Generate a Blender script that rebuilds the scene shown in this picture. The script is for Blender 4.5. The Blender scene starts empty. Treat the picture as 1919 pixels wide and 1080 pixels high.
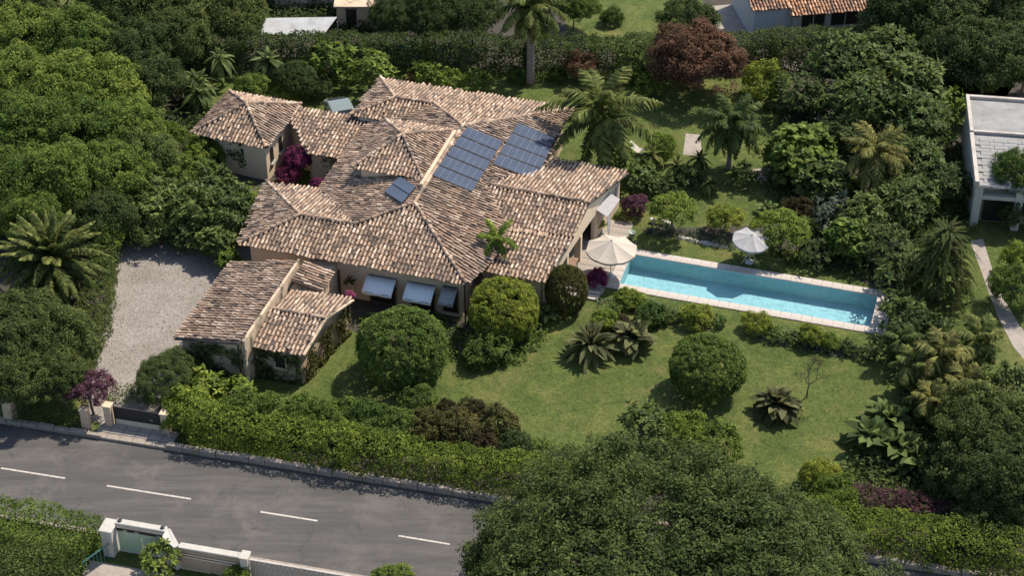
import bpy, math, random
import numpy as np
from mathutils import Vector, Matrix
random.seed(3); rng = np.random.default_rng(3)
scene = bpy.context.scene
COL = scene.collection
# ------------------------------------------------------------------ camera, light, exposure
F_PX, PITCH, CAM_H = 3500.0, math.radians(36.0), 68.0
cam = bpy.data.cameras.new('camera'); cam.sensor_width = 36.0; cam.lens = F_PX/1919*36
cam.clip_start = 1.0; cam.clip_end = 2000
cam_o = bpy.data.objects.new('camera', cam); COL.objects.link(cam_o)
cam_o.location = (0, 0, CAM_H); cam_o.rotation_euler = (math.radians(90)-PITCH, 0, 0)
scene.camera = cam_o
SUN_EL, SUN_AZ = math.radians(54), math.atan2(.76, .65)      # azimuth from +Y towards +X
w = bpy.data.worlds.new('World'); scene.world = w; w.use_nodes = True
nt = w.node_tree; bg = nt.nodes['Background']
sky = nt.nodes.new('ShaderNodeTexSky'); sky.sky_type = 'NISHITA'; sky.sun_disc = False
sky.sun_elevation = SUN_EL; sky.sun_rotation = SUN_AZ
nt.links.new(sky.outputs[0], bg.inputs[0]); bg.inputs[1].default_value = 0.13
sl = bpy.data.lights.new('sun', 'SUN'); sl.energy = 4.3; sl.angle = math.radians(.5); sl.color = (1, .93, .82)
so = bpy.data.objects.new('sun', sl); COL.objects.link(so)
sdir = Vector((math.cos(SUN_EL)*math.sin(SUN_AZ), math.cos(SUN_EL)*math.cos(SUN_AZ), math.sin(SUN_EL)))
so.rotation_euler = sdir.to_track_quat('Z', 'Y').to_euler(); so.location = (30, 60, 60)
scene.view_settings.view_transform = 'Standard'; scene.view_settings.look = 'None'
scene.view_settings.gamma = 1; scene.view_settings.use_curve_mapping = False
scene.view_settings.exposure = 0.6
scene.cycles.max_bounces = 6; scene.cycles.transparent_max_bounces = 12
scene.cycles.diffuse_bounces = 3; scene.cycles.glossy_bounces = 2; scene.cycles.transmission_bounces = 4

# ------------------------------------------------------------------ site frame
def at(px, py, z=0.0):
    """site position of a measured photo point lying at height z"""
    a = (px-959.5)/F_PX; b = (540-py)/F_PX
    d = (a, math.cos(PITCH)+b*math.sin(PITCH), -math.sin(PITCH)+b*math.cos(PITCH))
    t = (z-CAM_H)/d[2]
    return Vector((t*d[0], t*d[1], z))
U = Vector((.958, -.287, 0)).normalized(); V = Vector((.287, .958, 0)).normalized()
ORG = Vector((-2.838, 89.95, 0)); YAW = math.atan2(U.y, U.x)
def uvw(u, v, z=0.0): return ORG + U*u + V*v + Vector((0, 0, z))

# ------------------------------------------------------------------ objects
def tag(o, label=None, cat=None, group=None, kind=None):
    if label: o['label'] = label
    if cat: o['category'] = cat
    if group: o['group'] = group
    if kind: o['kind'] = kind
    return o
def thing(name, label, cat, loc=(0, 0, 0), rz=0.0, group=None):
    o = bpy.data.objects.new(name, None); COL.objects.link(o)
    o.location = loc; o.rotation_euler = (0, 0, rz); o.empty_display_size = .3
    return tag(o, label, cat, group)
def obj(name, me, mat=None, parent=None, loc=None, rot=None, scale=None, matrix=None):
    o = bpy.data.objects.new(name, me); COL.objects.link(o)
    if parent: o.parent = parent
    if matrix is not None: o.matrix_local = matrix
    if loc is not None: o.location = loc
    if rot is not None: o.rotation_euler = rot
    if scale is not None: o.scale = scale if hasattr(scale, '__len__') else (scale,)*3
    if mat:
        if len(me.materials) == 0: me.materials.append(mat)
        elif me.materials[0] is not mat:
            o.material_slots[0].link = 'OBJECT'; o.material_slots[0].material = mat
    return o
def mesh(name, Vt, Fc, smooth=False):
    me = bpy.data.meshes.new(name)
    Vt = np.asarray(Vt, dtype=np.float32)
    me.from_pydata(Vt, [], Fc); me.update()
    if smooth: me.polygons.foreach_set('use_smooth', np.ones(len(me.polygons), dtype=bool))
    return me
class MB:
    """collects simple shapes into one mesh"""
    def __init__(s): s.v = []; s.f = []
    def add(s, v, f):
        b = len(s.v); s.v += [tuple(x) for x in v]; s.f += [tuple(i+b for i in q) for q in f]; return s
    def box(s, x0, x1, y0, y1, z0, z1):
        return s.add([(x0,y0,z0),(x1,y0,z0),(x1,y1,z0),(x0,y1,z0),(x0,y0,z1),(x1,y0,z1),(x1,y1,z1),(x0,y1,z1)],
            [(0,3,2,1),(4,5,6,7),(0,1,5,4),(1,2,6,5),(2,3,7,6),(3,0,4,7)])
    def prism(s, poly, z0, z1):
        n = len(poly); zs0 = z0 if hasattr(z0, '__len__') else [z0]*n; zs1 = z1 if hasattr(z1, '__len__') else [z1]*n
        v = [(p[0], p[1], zs0[i]) for i, p in enumerate(poly)]+[(p[0], p[1], zs1[i]) for i, p in enumerate(poly)]
        return s.add(v, [tuple(range(n-1, -1, -1)), tuple(range(n, 2*n))]+[(i, (i+1) % n, n+(i+1) % n, n+i) for i in range(n)])
    def slab(s, poly3, off):
        """polygon in space thickened by vector off"""
        n = len(poly3); p = [Vector(q) for q in poly3]; o = Vector(off)
        return s.add(p+[q+o for q in p], [tuple(range(n-1, -1, -1)), tuple(range(n, 2*n))]+[(i, (i+1) % n, n+(i+1) % n, n+i) for i in range(n)])
    def tube(s, pts, rad, n=6, cap=True):
        pts = [Vector(p) for p in pts]; m = len(pts); rad = rad if hasattr(rad, '__len__') else [rad]*m
        vs = []
        for i, p in enumerate(pts):
            d = (pts[min(i+1, m-1)]-pts[max(i-1, 0)]).normalized()
            a = d.cross(Vector((0, 0, 1)) if abs(d.z) < .9 else Vector((1, 0, 0))).normalized(); b = d.cross(a)
            for k in range(n):
                t = 2*math.pi*k/n; vs.append(p+(a*math.cos(t)+b*math.sin(t))*rad[i])
        fs = [(i*n+k, i*n+(k+1) % n, (i+1)*n+(k+1) % n, (i+1)*n+k) for i in range(m-1) for k in range(n)]
        if cap: fs += [tuple(range(n-1, -1, -1)), tuple((m-1)*n+k for k in range(n))]
        return s.add(vs, fs)
    def lathe(s, prof, n=16, c=(0, 0, 0)):
        vs = [(c[0]+r*math.cos(2*math.pi*k/n), c[1]+r*math.sin(2*math.pi*k/n), c[2]+z) for r, z in prof for k in range(n)]
        m = len(prof)
        fs = [(i*n+k, i*n+(k+1) % n, (i+1)*n+(k+1) % n, (i+1)*n+k) for i in range(m-1) for k in range(n)]
        fs.append(tuple((m-1)*n+k for k in range(n)))
        return s.add(vs, fs)
    def me(s, name, smooth=False, bevel=0.0):
        if bevel:
            import bmesh
            m = mesh(name, s.v, s.f); bm = bmesh.new(); bm.from_mesh(m)
            bmesh.ops.bevel(bm, geom=bm.edges[:], offset=bevel, segments=1, affect='EDGES', clamp_overlap=True)
            bm.to_mesh(m); bm.free(); return m
        return mesh(name, s.v, s.f, smooth)
    def build(s, name, mat, parent=None, smooth=False, bevel=0.0, **k):
        return obj(name, s.me(name, smooth, bevel), mat, parent, **k)

# ------------------------------------------------------------------ materials
def nodes(name):
    m = bpy.data.materials.new(name); m.use_nodes = True
    t = m.node_tree; b = t.nodes['Principled BSDF']; return m, t, b
def N(t, typ, **k):
    n = t.nodes.new(typ)
    for a, v in k.items(): setattr(n, a, v)
    return n
def ramp(t, fac, stops, interp='LINEAR'):
    r = N(t, 'ShaderNodeValToRGB'); cr = r.color_ramp; cr.interpolation = interp
    while len(cr.elements) < len(stops): cr.elements.new(.5)
    for e, (p, c) in zip(cr.elements, stops): e.position = p; e.color = (*c, 1)
    t.links.new(fac, r.inputs[0]); return r.outputs[0]
def noise(t, scale, detail=3, rough=.6, coord='Object', dist=0.0):
    tc = N(t, 'ShaderNodeTexCoord'); n = N(t, 'ShaderNodeTexNoise')
    n.inputs['Scale'].default_value = scale; n.inputs['Detail'].default_value = detail
    n.inputs['Roughness'].default_value = rough; n.inputs['Distortion'].default_value = dist
    t.links.new(tc.outputs[coord], n.inputs['Vector']); return n.outputs['Fac']
def mix(t, fac, a, b, mode='MIX'):
    m = N(t, 'ShaderNodeMix', data_type='RGBA', blend_type=mode)
    for s, x in ((0, fac), (6, a), (7, b)):
        if hasattr(x, 'links'): t.links.new(x, m.inputs[s])
        elif hasattr(x, '__len__'): m.inputs[s].default_value = (*x, 1)
        else: m.inputs[s].default_value = x
    return m.outputs[2]
def mr(t, x, a, b, c, d):
    m = N(t, 'ShaderNodeMapRange'); t.links.new(x, m.inputs[0])
    for i, q in enumerate((a, b, c, d)): m.inputs[i+1].default_value = q
    return m.outputs[0]
def bump(t, b, h, strength=.4, dist=.05):
    n = N(t, 'ShaderNodeBump'); n.inputs['Strength'].default_value = strength; n.inputs['Distance'].default_value = dist
    t.links.new(h, n.inputs['Height']); t.links.new(n.outputs[0], b.inputs['Normal'])
def mat_noise(name, c1, c2, scale=3.0, rough=.85, c3=None, scale2=.4, bmp=.3, bscale=None, metal=0.0, stain=None, coord='Object'):
    m, t, b = nodes(name)
    col = ramp(t, noise(t, scale, 4, .65, coord), [(.3, c1), (.7, c2)])
    if c3: col = mix(t, mr(t, noise(t, scale2, 4, .65, coord), .48, .68, 0, 1), col, c3)
    if stain: col = mix(t, mr(t, noise(t, stain[0], 5, .7, coord, .6), stain[1], stain[1]+.12, 0, 1), col, stain[2])
    t.links.new(col, b.inputs['Base Color']); b.inputs['Roughness'].default_value = rough; b.inputs['Metallic'].default_value = metal
    if bmp: bump(t, b, noise(t, bscale or scale*4, 3, .6, coord), bmp, .02)
    return m
def mat_leaf(name, dark, mid, light, trans=.52, rough=.6, spec=.15, patch=.35, tuft=1.9):
    m, t, b = nodes(name)
    g = N(t, 'ShaderNodeNewGeometry')
    oi = N(t, 'ShaderNodeObjectInfo')
    ad = N(t, 'ShaderNodeMath', operation='ADD'); t.links.new(g.outputs['Random Per Island'], ad.inputs[0]); t.links.new(oi.outputs['Random'], ad.inputs[1])
    fc = N(t, 'ShaderNodeMath', operation='FRACT'); t.links.new(ad.outputs[0], fc.inputs[0])
    col = ramp(t, fc.outputs[0], [(0, dark), (.45, mid), (1, light)])
    col = mix(t, 1.0, col, ramp(t, noise(t, tuft, 2, .6), [(.32, (.58, .62, .60)), (.68, (1.5, 1.42, 1.25))]), 'MULTIPLY')
    tint = ramp(t, noise(t, patch, 2, .5), [(.3, (.72, .8, .7)), (.7, (1.2, 1.12, 1.05))])
    col = mix(t, 1.0, col, tint, 'MULTIPLY')
    hs = N(t, 'ShaderNodeHueSaturation')
    t.links.new(mr(t, oi.outputs['Random'], 0, 1, .485, .51), hs.inputs['Hue'])
    t.links.new(mr(t, oi.outputs['Random'], 0, 1, 1.2, .82), hs.inputs['Value'])
    hs.inputs['Saturation'].default_value = .95
    t.links.new(col, hs.inputs['Color']); col = hs.outputs[0]
    t.links.new(col, b.inputs['Base Color']); b.inputs['Roughness'].default_value = rough
    b.inputs['Specular IOR Level'].default_value = spec
    tr = N(t, 'ShaderNodeBsdfTranslucent'); t.links.new(col, tr.inputs['Color'])
    mx = N(t, 'ShaderNodeMixShader'); mx.inputs[0].default_value = trans
    t.links.new(b.outputs[0], mx.inputs[1]); t.links.new(tr.outputs[0], mx.inputs[2])
    t.links.new(mx.outputs[0], t.nodes['Material Output'].inputs[0]); return m
def lf(g, k=1.0):
    """dark, mid, light of one foliage colour"""
    return [tuple(c*k*q for c in g) for q in (.45, 1.0, 1.8)]
M = {}
M['leaf_wood'] = mat_leaf('leaf_wood', *lf((.140, .200, .036)))
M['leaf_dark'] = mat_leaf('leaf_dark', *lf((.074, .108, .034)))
M['leaf_oak'] = mat_leaf('leaf_oak', *lf((.092, .124, .036)))
M['leaf_bright'] = mat_leaf('leaf_bright', *lf((.155, .215, .030)))
M['leaf_yellow'] = mat_leaf('leaf_yellow', *lf((.195, .235, .030)))
M['leaf_box'] = mat_leaf('leaf_box', *lf((.098, .155, .032)))
M['leaf_olive'] = mat_leaf('leaf_olive', *lf((.108, .108, .034)))
M['leaf_jungle'] = mat_leaf('leaf_jungle', *lf((.104, .148, .038)), rough=.55, spec=.2)
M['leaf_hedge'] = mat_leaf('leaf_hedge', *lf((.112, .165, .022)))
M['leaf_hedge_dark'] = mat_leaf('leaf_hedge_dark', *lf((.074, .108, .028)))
M['leaf_silver'] = mat_leaf('leaf_silver', *lf((.13, .16, .13)))
M['leaf_brown'] = mat_leaf('leaf_brown', *lf((.15, .085, .052)))
M['leaf_brownolive'] = mat_leaf('leaf_brownolive', *lf((.07, .058, .026)))
M['petal'] = mat_leaf('petal', (.10, .018, .06), (.22, .03, .12), (.34, .06, .2))
M['petal_dull'] = mat_leaf('petal_dull', (.06, .025, .045), (.13, .05, .09), (.2, .09, .13))
M['petal_pink'] = mat_leaf('petal_pink', (.35, .06, .2), (.55, .1, .32), (.7, .2, .42))
M['frond'] = mat_leaf('frond', *lf((.140, .165, .050)), rough=.6, spec=.1)
M['frond_dark'] = mat_leaf('frond_dark', *lf((.084, .120, .040)), rough=.6, spec=.1)
M['frond_gold'] = mat_leaf('frond_gold', *lf((.185, .185, .060)), rough=.6, spec=.1)
M['blade'] = mat_leaf('blade', *lf((.098, .104, .050)), rough=.6, spec=.12)
M['blade_green'] = mat_leaf('blade_green', *lf((.125, .165, .062)), rough=.6, spec=.1)
M['dry_leaf'] = mat_leaf('dry_leaf', *lf((.16, .115, .06)))
M['bark'] = mat_noise('bark', (.10, .075, .055), (.22, .18, .14), 6, .9, bmp=.6)
M['twig'] = mat_noise('twig', (.03, .024, .018), (.06, .048, .036), 6, .9, bmp=0)
M['palm_bark'] = mat_noise('palm_bark', (.13, .10, .08), (.30, .25, .21), 5, .9, bmp=.8)
M['plaster'] = mat_noise('plaster', (.52, .38, .25), (.60, .45, .31), 1.5, .9, c3=(.46, .34, .24), scale2=.5, stain=(1.1, .63, (.30, .24, .18)))
M['plaster_cream'] = mat_noise('plaster_cream', (.60, .46, .31), (.68, .53, .37), 1.5, .9)
M['plaster_stain'] = mat_noise('plaster_stain', (.46, .33, .22), (.56, .42, .29), 2, .92, stain=(.9, .50, (.09, .085, .05)))
M['white_wall'] = mat_noise('white_wall', (.38, .35, .305), (.48, .445, .39), 2, .85, stain=(.7, .62, (.42, .39, .35)))
M['white_paint'] = mat_noise('white_paint', (.40, .365, .31), (.48, .44, .38), 3, .7, c3=(.31, .28, .23), scale2=1.0)
M['grey_wall'] = mat_noise('grey_wall', (.42, .42, .42), (.52, .51, .50), 2, .9)
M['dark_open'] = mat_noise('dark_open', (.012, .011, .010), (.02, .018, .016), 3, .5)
M['glass_dark'] = mat_noise('glass_dark', (.015, .018, .022), (.025, .028, .032), 1, .08)
M['timber'] = mat_noise('timber', (.16, .09, .05), (.26, .16, .09), 4, .7)
M['black_metal'] = mat_noise('black_metal', (.012, .012, .013), (.022, .022, .022), 4, .5)
M['fabric'] = mat_noise('fabric', (.41, .345, .275), (.47, .40, .32), 5, .95, bmp=.1)
M['fabric_white'] = mat_noise('fabric_white', (.82, .82, .80), (.86, .86, .84), 4, .9, bmp=.1)
M['canopy_sheet'] = mat_noise('canopy_sheet', (.33, .32, .305), (.40, .39, .375), 1.2, .9, c3=(.25, .24, .225), scale2=.8, bmp=.1)
M['fabric_grey'] = mat_noise('fabric_grey', (.29, .28, .27), (.35, .335, .32), 4, .9, bmp=.1)
M['coping'] = mat_noise('coping', (.40, .345, .295), (.49, .43, .37), 4, .85, c3=(.34, .29, .245), scale2=1.2)
M['paving'] = mat_noise('paving', (.27, .225, .185), (.34, .29, .245), 3, .9, c3=(.23, .195, .165), scale2=.9)
M['kerb'] = mat_noise('kerb', (.22, .18, .145), (.34, .285, .235), 4, .92, stain=(1.4, .58, (.11, .09, .075)))
M['mortar'] = mat_noise('mortar', (.16, .14, .12), (.22, .2, .17), 6, .95)
M['shade_soil'] = mat_noise('shade_soil', (.035, .028, .02), (.06, .048, .034), 3, .95)  # dark soil, its colour also standing in for shadow beneath the shrubs
M['road_paint'] = mat_noise('road_paint', (.44, .39, .335), (.54, .48, .42), 6, .8, stain=(7, .50, (.30, .27, .24)))
M['fence_board'] = mat_noise('fence_board', (.27, .235, .195), (.37, .325, .275), 5, .85, stain=(2.2, .6, (.15, .13, .11)))
M['reed'] = mat_noise('reed', (.32, .24, .16), (.45, .35, .25), 8, .85)
M['pole_wood'] = mat_noise('pole_wood', (.55, .44, .30), (.65, .54, .39), 6, .7)
M['gate_green'] = mat_noise('gate_green', (.34, .42, .30), (.40, .47, .34), 1.2, .25)
M['teal'] = mat_noise('teal', (.03, .12, .13), (.05, .16, .17), 3, .5)
M['pool_tile'] = mat_noise('pool_tile', (.27, .42, .45), (.34, .50, .53), 2.2, .6, bmp=.05)
M['car_paint'] = mat_noise('car_paint', (.16, .19, .18), (.19, .22, .21), .5, .25, bmp=0)
M['rubber'] = mat_noise('rubber', (.015, .015, .015), (.025, .025, .025), 5, .85)
M['pot'] = mat_noise('pot', (.62, .60, .56), (.70, .68, .63), 4, .8)
M['roof_white'] = mat_noise('roof_white', (.22, .212, .20), (.29, .28, .265), 1.5, .9, c3=(.17, .163, .15), scale2=.5)

# roof tiles: hue per tile, lichen and soot in patches of their own
def mat_tile(name, per_object, warm=1.0):
    m, t, b = nodes(name)
    if per_object: r = N(t, 'ShaderNodeObjectInfo').outputs['Random']
    else: r = N(t, 'ShaderNodeNewGeometry').outputs['Random Per Island']
    c = lambda x: (x[0]*warm, x[1], x[2]/warm)
    col = ramp(t, r, [(0, (.065, .048, .040)), (.09, c((.19, .125, .088))), (.24, c((.31, .195, .122))), (.50, c((.44, .29, .188))), (.68, c((.36, .25, .17))), (.86, c((.55, .385, .262))), (1, c((.66, .51, .375)))])
    pos = N(t, 'ShaderNodeNewGeometry').outputs['Position']
    def pn(scale, det):
        n = N(t, 'ShaderNodeTexNoise'); n.inputs['Scale'].default_value = scale; n.inputs['Detail'].default_value = det
        n.inputs['Roughness'].default_value = .65; t.links.new(pos, n.inputs['Vector']); return n.outputs['Fac']
    col = mix(t, mr(t, pn(.85, 5), .52, .66, 0, .8), col, (.10, .076, .056))
    col = mix(t, mr(t, pn(2.6, 4), .55, .66, 0, .85), col, (.07, .058, .046))
    col = mix(t, mr(t, pn(.22, 2), .40, .62, 0, .30), col, (.25, .19, .15))
    t.links.new(col, b.inputs['Base Color']); b.inputs['Roughness'].default_value = .85
    bump(t, b, pn(16, 2), .35, .02); return m
M['tile'] = mat_tile('tile', False); M['tile_one'] = mat_tile('tile_one', True)
M['tile_orange'] = mat_tile('tile_orange', False, 1.3)
M['tile_bed'] = mat_noise('tile_bed', (.055, .038, .028), (.10, .068, .05), 3, .95)

# lawn, gravel, asphalt
m, t, b = nodes('lawn')
c = ramp(t, noise(t, .35, 5, .65), [(.3, (.058, .082, .023)), (.52, (.094, .112, .034)), (.72, (.15, .142, .052))])
c2 = ramp(t, noise(t, 3.2, 5, .75, 'Object', 1.6), [(.25, (.40, .52, .40)), (.5, (.95, 1, .9)), (.72, (1.5, 1.38, 1.25))])
c = mix(t, 1.0, c, c2, 'MULTIPLY')
c = mix(t, mr(t, noise(t, .5, 5, .75, 'Object', .5), .54, .72, 0, .7), c, (.165, .135, .06))
c = mix(t, 1.0, c, ramp(t, noise(t, 1.1, 4, .7, 'Object', 2.5), [(.32, (.70, .80, .68)), (.68, (1.22, 1.16, 1.15))]), 'MULTIPLY')
c = mix(t, .7, c, ramp(t, noise(t, 14, 3, .7), [(.3, (.42, .48, .42)), (.7, (1.45, 1.38, 1.3))]), 'MULTIPLY')
t.links.new(c, b.inputs['Base Color']); b.inputs['Roughness'].default_value = .9; b.inputs['Specular IOR Level'].default_value = .15
bump(t, b, noise(t, 9, 4, .75, 'Object', 1.5), .8, .06); M['lawn'] = m
m, t, b = nodes('gravel')
vo = N(t, 'ShaderNodeTexVoronoi'); vo.inputs['Scale'].default_value = 17
t.links.new(N(t, 'ShaderNodeTexCoord').outputs['Object'], vo.inputs['Vector'])
sep = N(t, 'ShaderNodeSeparateColor'); t.links.new(vo.outputs['Color'], sep.inputs[0])
c = ramp(t, sep.outputs[0], [(0, (.175, .157, .138)), (.5, (.24, .215, .19)), (1, (.33, .30, .265))])
c = mix(t, .9, c, ramp(t, noise(t, .5, 5, .7), [(.3, (.72, .68, .63)), (.7, (1.12, 1.1, 1.08))]), 'MULTIPLY')
c = mix(t, mr(t, noise(t, 1.3, 5, .8, 'Object', .8), .58, .74, 0, .6), c, (.19, .155, .12))
t.links.new(c, b.inputs['Base Color']); b.inputs['Roughness'].default_value = .95
bump(t, b, vo.outputs['Distance'], .6, .04); M['gravel'] = m
m, t, b = nodes('asphalt')
tc = N(t, 'ShaderNodeTexCoord'); mp = N(t, 'ShaderNodeMapping'); mp.inputs['Rotation'].default_value = (0, 0, .23); mp.inputs['Scale'].default_value = (.10, 1.0, 1)
t.links.new(tc.outputs['Object'], mp.inputs['Vector'])
sn = N(t, 'ShaderNodeTexNoise'); sn.inputs['Scale'].default_value = 1.3; sn.inputs['Detail'].default_value = 5; sn.inputs['Roughness'].default_value = .7
t.links.new(mp.outputs[0], sn.inputs['Vector'])
c = ramp(t, sn.outputs['Fac'], [(.28, (.046, .042, .038)), (.5, (.068, .062, .056)), (.72, (.108, .096, .085))])
c = mix(t, .8, c, ramp(t, noise(t, 25, 3, .8), [(.3, (.72, .72, .72)), (.7, (1.25, 1.25, 1.25))]), 'MULTIPLY')
c = mix(t, mr(t, noise(t, .33, 5, .7, 'Object', .4), .50, .66, 0, .75), c, (.118, .105, .092))
c = mix(t, mr(t, noise(t, .9, 5, .75, 'Object', 1.0), .62, .68, 0, .7), c, (.036, .034, .033))
t.links.new(c, b.inputs['Base Color']); b.inputs['Roughness'].default_value = .85
M['asphalt'] = m
# cracks along the edges of a warped cell pattern, in places only
tcw = N(t, 'ShaderNodeTexCoord'); nw = N(t, 'ShaderNodeTexNoise'); nw.inputs['Scale'].default_value = 1.2; nw.inputs['Detail'].default_value = 4
t.links.new(tcw.outputs['Object'], nw.inputs['Vector'])
va = N(t, 'ShaderNodeVectorMath', operation='MULTIPLY_ADD'); va.inputs[1].default_value = (1.6, 1.6, 0); t.links.new(nw.outputs['Color'], va.inputs[0]); t.links.new(tcw.outputs['Object'], va.inputs[2])
vc = N(t, 'ShaderNodeTexVoronoi', feature='DISTANCE_TO_EDGE'); vc.inputs['Scale'].default_value = .33; t.links.new(va.outputs[0], vc.inputs['Vector'])
cm = N(t, 'ShaderNodeMath', operation='MULTIPLY'); t.links.new(mr(t, vc.outputs['Distance'], .004, .016, .3, 0), cm.inputs[0]); t.links.new(mr(t, noise(t, .25, 3), .42, .58, 0, 1), cm.inputs[1])
c = mix(t, cm.outputs[0], c, (.025, .024, .023)); t.links.new(c, b.inputs['Base Color'])
bump(t, b, noise(t, 40, 2, .7), .3, .01)
# pool water: clear tinted sheet with a rippled reflecting surface
m, t, b = nodes('pool_water'); t.nodes.remove(b)
tr = N(t, 'ShaderNodeBsdfTransparent'); tr.inputs[0].default_value = (.80, .94, .96, 1)
gl = N(t, 'ShaderNodeBsdfGlossy'); gl.inputs['Roughness'].default_value = .03
fr = N(t, 'ShaderNodeFresnel'); fr.inputs['IOR'].default_value = 1.33
mx = N(t, 'ShaderNodeMixShader'); bp = N(t, 'ShaderNodeBump'); bp.inputs['Strength'].default_value = .9; bp.inputs['Distance'].default_value = .08
t.links.new(noise(t, 3.0, 3, .5, 'Object', .8), bp.inputs['Height'])
t.links.new(bp.outputs[0], gl.inputs['Normal']); t.links.new(bp.outputs[0], fr.inputs['Normal'])
t.links.new(fr.outputs[0], mx.inputs[0]); t.links.new(tr.outputs[0], mx.inputs[1]); t.links.new(gl.outputs[0], mx.inputs[2])
t.links.new(mx.outputs[0], t.nodes['Material Output'].inputs[0]); M['water'] = m
# photovoltaic glass with a grid of cells
m, t, b = nodes('solar_glass')
c = ramp(t, noise(t, .8, 3), [(.3, (.050, .063, .090)), (.7, (.066, .081, .112))])
t.links.new(c, b.inputs['Base Color']); b.inputs['Roughness'].default_value = .12; b.inputs['Specular IOR Level'].default_value = .3; M['solar'] = m
M['solar_line'] = mat_noise('solar_line', (.12, .14, .17), (.14, .16, .19), 2, .4, bmp=0)
M['solar_frame'] = mat_noise('solar_frame', (.012, .013, .016), (.02, .021, .025), 2, .5, bmp=0)
# ------------------------------------------------------------------ the ground and what is laid on it
def sheet(name, pts, z, mat, kind='structure', sub=0):
    o = obj(name, mesh(name, [(p[0], p[1], z) for p in pts], [tuple(range(len(pts)))]), mat)
    tag(o, kind=kind); return o
gm = MB()
# lawn sheet to beyond the horizon of the frame, with the pool's pit left open
PU0, PU1, PV0, PV1 = 7.9, 23.5, 6.62, 9.95
big = [uvw(-400, -400), uvw(400, -400), uvw(400, 400), uvw(-400, 400)]
hole = [uvw(PU0, PV0), uvw(PU1, PV0), uvw(PU1, PV1), uvw(PU0, PV1)]
gm.add(big+hole, [(0, 1, 5, 4), (1, 2, 6, 5), (2, 3, 7, 6), (3, 0, 4, 7)])
ground = tag(gm.build('ground', M['lawn']), kind='structure')
ground['label'] = 'sunlit green lawn around the villa and pool'
# road frame: rd along the carriageway, rn across it away from the camera
rk0, rk1 = at(0, 795), at(1625, 1056); RD = (rk1-rk0).normalized(); RN = Vector((-RD.y, RD.x, 0))
def rp(s, n, z=0.0): return rk0+RD*s+RN*n+Vector((0, 0, z))
road = sheet('road', [rp(-40, -7.0), rp(130, -7.0), rp(130, 0), rp(-40, 0)], .004, M['asphalt'])
for a, b_ in (((2, 878), (122, 897)), ((200, 911), (358, 936)), ((488, 960), (595, 977)), ((747, 1005), (843, 1021))):
    p, q = at(*a, .008), at(*b_, .008); d = (q-p).normalized(); n = Vector((-d.y, d.x, 0))*.055
    mk_ = obj('road_marking', mesh('road_marking', [p-n, q-n, q+n, p+n], [(0, 1, 2, 3)]), M['road_paint'], road)
p, q = at(165, 848, .008), at(182, 856, .008)
# verge and threshold slab between road and entrance gate
drive = sheet('driveway', [at(*p) for p in ((165, 790), (318, 812), (345, 760), (420, 700), (470, 600), (540, 440), (480, 420), (300, 430), (225, 452), (196, 610), (168, 700))], .006, M['gravel'])
for nm, pl in (('planting_bed', [rp(17.5, .2), rp(44, .2), rp(44, 4.0), rp(30, 5.0), rp(20, 4.5), rp(14, 4)]),
               ('planting_bed', [at(620, 600), at(700, 640), at(870, 672), at(975, 650), at(1060, 575), at(1010, 500), at(640, 560)]),
               ('planting_bed', [rp(44, .2), rp(100, .2), rp(100, 16), rp(66, 14), rp(62, 7), rp(54, 4.2), rp(44, 4)]),
               ('planting_bed', [at(1190, 430), at(1330, 445), at(1500, 470), at(1680, 560), at(1680, 480), at(1780, 330), at(1900, 160), at(1500, 130), at(1460, 200), at(1450, 310), at(1490, 380), at(1470, 420)]),
               ('planting_bed', [at(-200, 740), at(180, 740), at(225, 440), at(500, 420), at(560, 300), at(350, 260), at(370, 30), at(-300, 30)]),
               ('planting_bed', [at(370, 140), at(1230, 132), at(1060, 60), at(1060, -60), at(370, -60)]),
               ('planting_bed', [at(1230, 145), at(1500, 140), at(1950, 200), at(2200, -100), at(1340, -60), at(1300, 50), at(1230, 100)])):
    sheet(nm, pl, .003, M['shade_soil'])  # dark bed sheets, the shadow under the shrubs put into their colour
M['ivy_shade_soil'] = M['shade_soil']
path = sheet('path', [at(1818, 452), at(1842, 448), at(1872, 545), at(1912, 612), at(1950, 660), at(1950, 710), at(1899, 650), at(1866, 585), at(1840, 512)], .006, M['paving'])
sheet('path', [at(1285, 250), at(1312, 252), at(1316, 292), at(1280, 290)], .006, M['paving'])
sheet('path', [at(1405, 318), at(1450, 312), at(1448, 340), at(1412, 338)], .006, M['paving'])
sheet('path', [at(1518, 205), at(1580, 208), at(1588, 232), at(1520, 226)], .006, M['coping'])
sheet('path', [at(1465, 112), at(1515, 120), at(1510, 134), at(1470, 128)], .006, M['paving'])
sheet('yard', [rp(9.4, -9.0), rp(34, -9.0), rp(34, -20), rp(9.4, -20)], .006, M['paving'])
# kerb stones along the far side of the road, one block each
kerb = tag(obj('kerb', MB().box(-40, 130, .03, .30, 0, .10).me('kerb'), M['mortar']), kind='structure')
kerb.location = rk0; kerb.rotation_euler = (0, 0, math.atan2(RD.y, RD.x))
kst = [MB().box(-.46, .46, 0, .34, 0, .30).me('kerb_stone', bevel=.025), MB().box(-.46, .46, .0, .34, 0, .27).me('kerb_stone', bevel=.03)]
for i in range(46):
    x = -3.0+i*.96
    if 5.7 < x < 10.0: continue
    obj('kerb_stone', kst[i % 2], M['kerb'], kerb, loc=(x, random.uniform(-.02, .02), random.uniform(-.02, .02)), scale=(1, 1, 1.0 if x < 10 else 1.35))
for i in range(20):
    obj('kerb_stone', kst[i % 2], M['kerb'], kerb, loc=(44+i*.96, random.uniform(-.02, .02), random.uniform(-.02, .02)), scale=(1, 1, 1.3))
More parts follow.
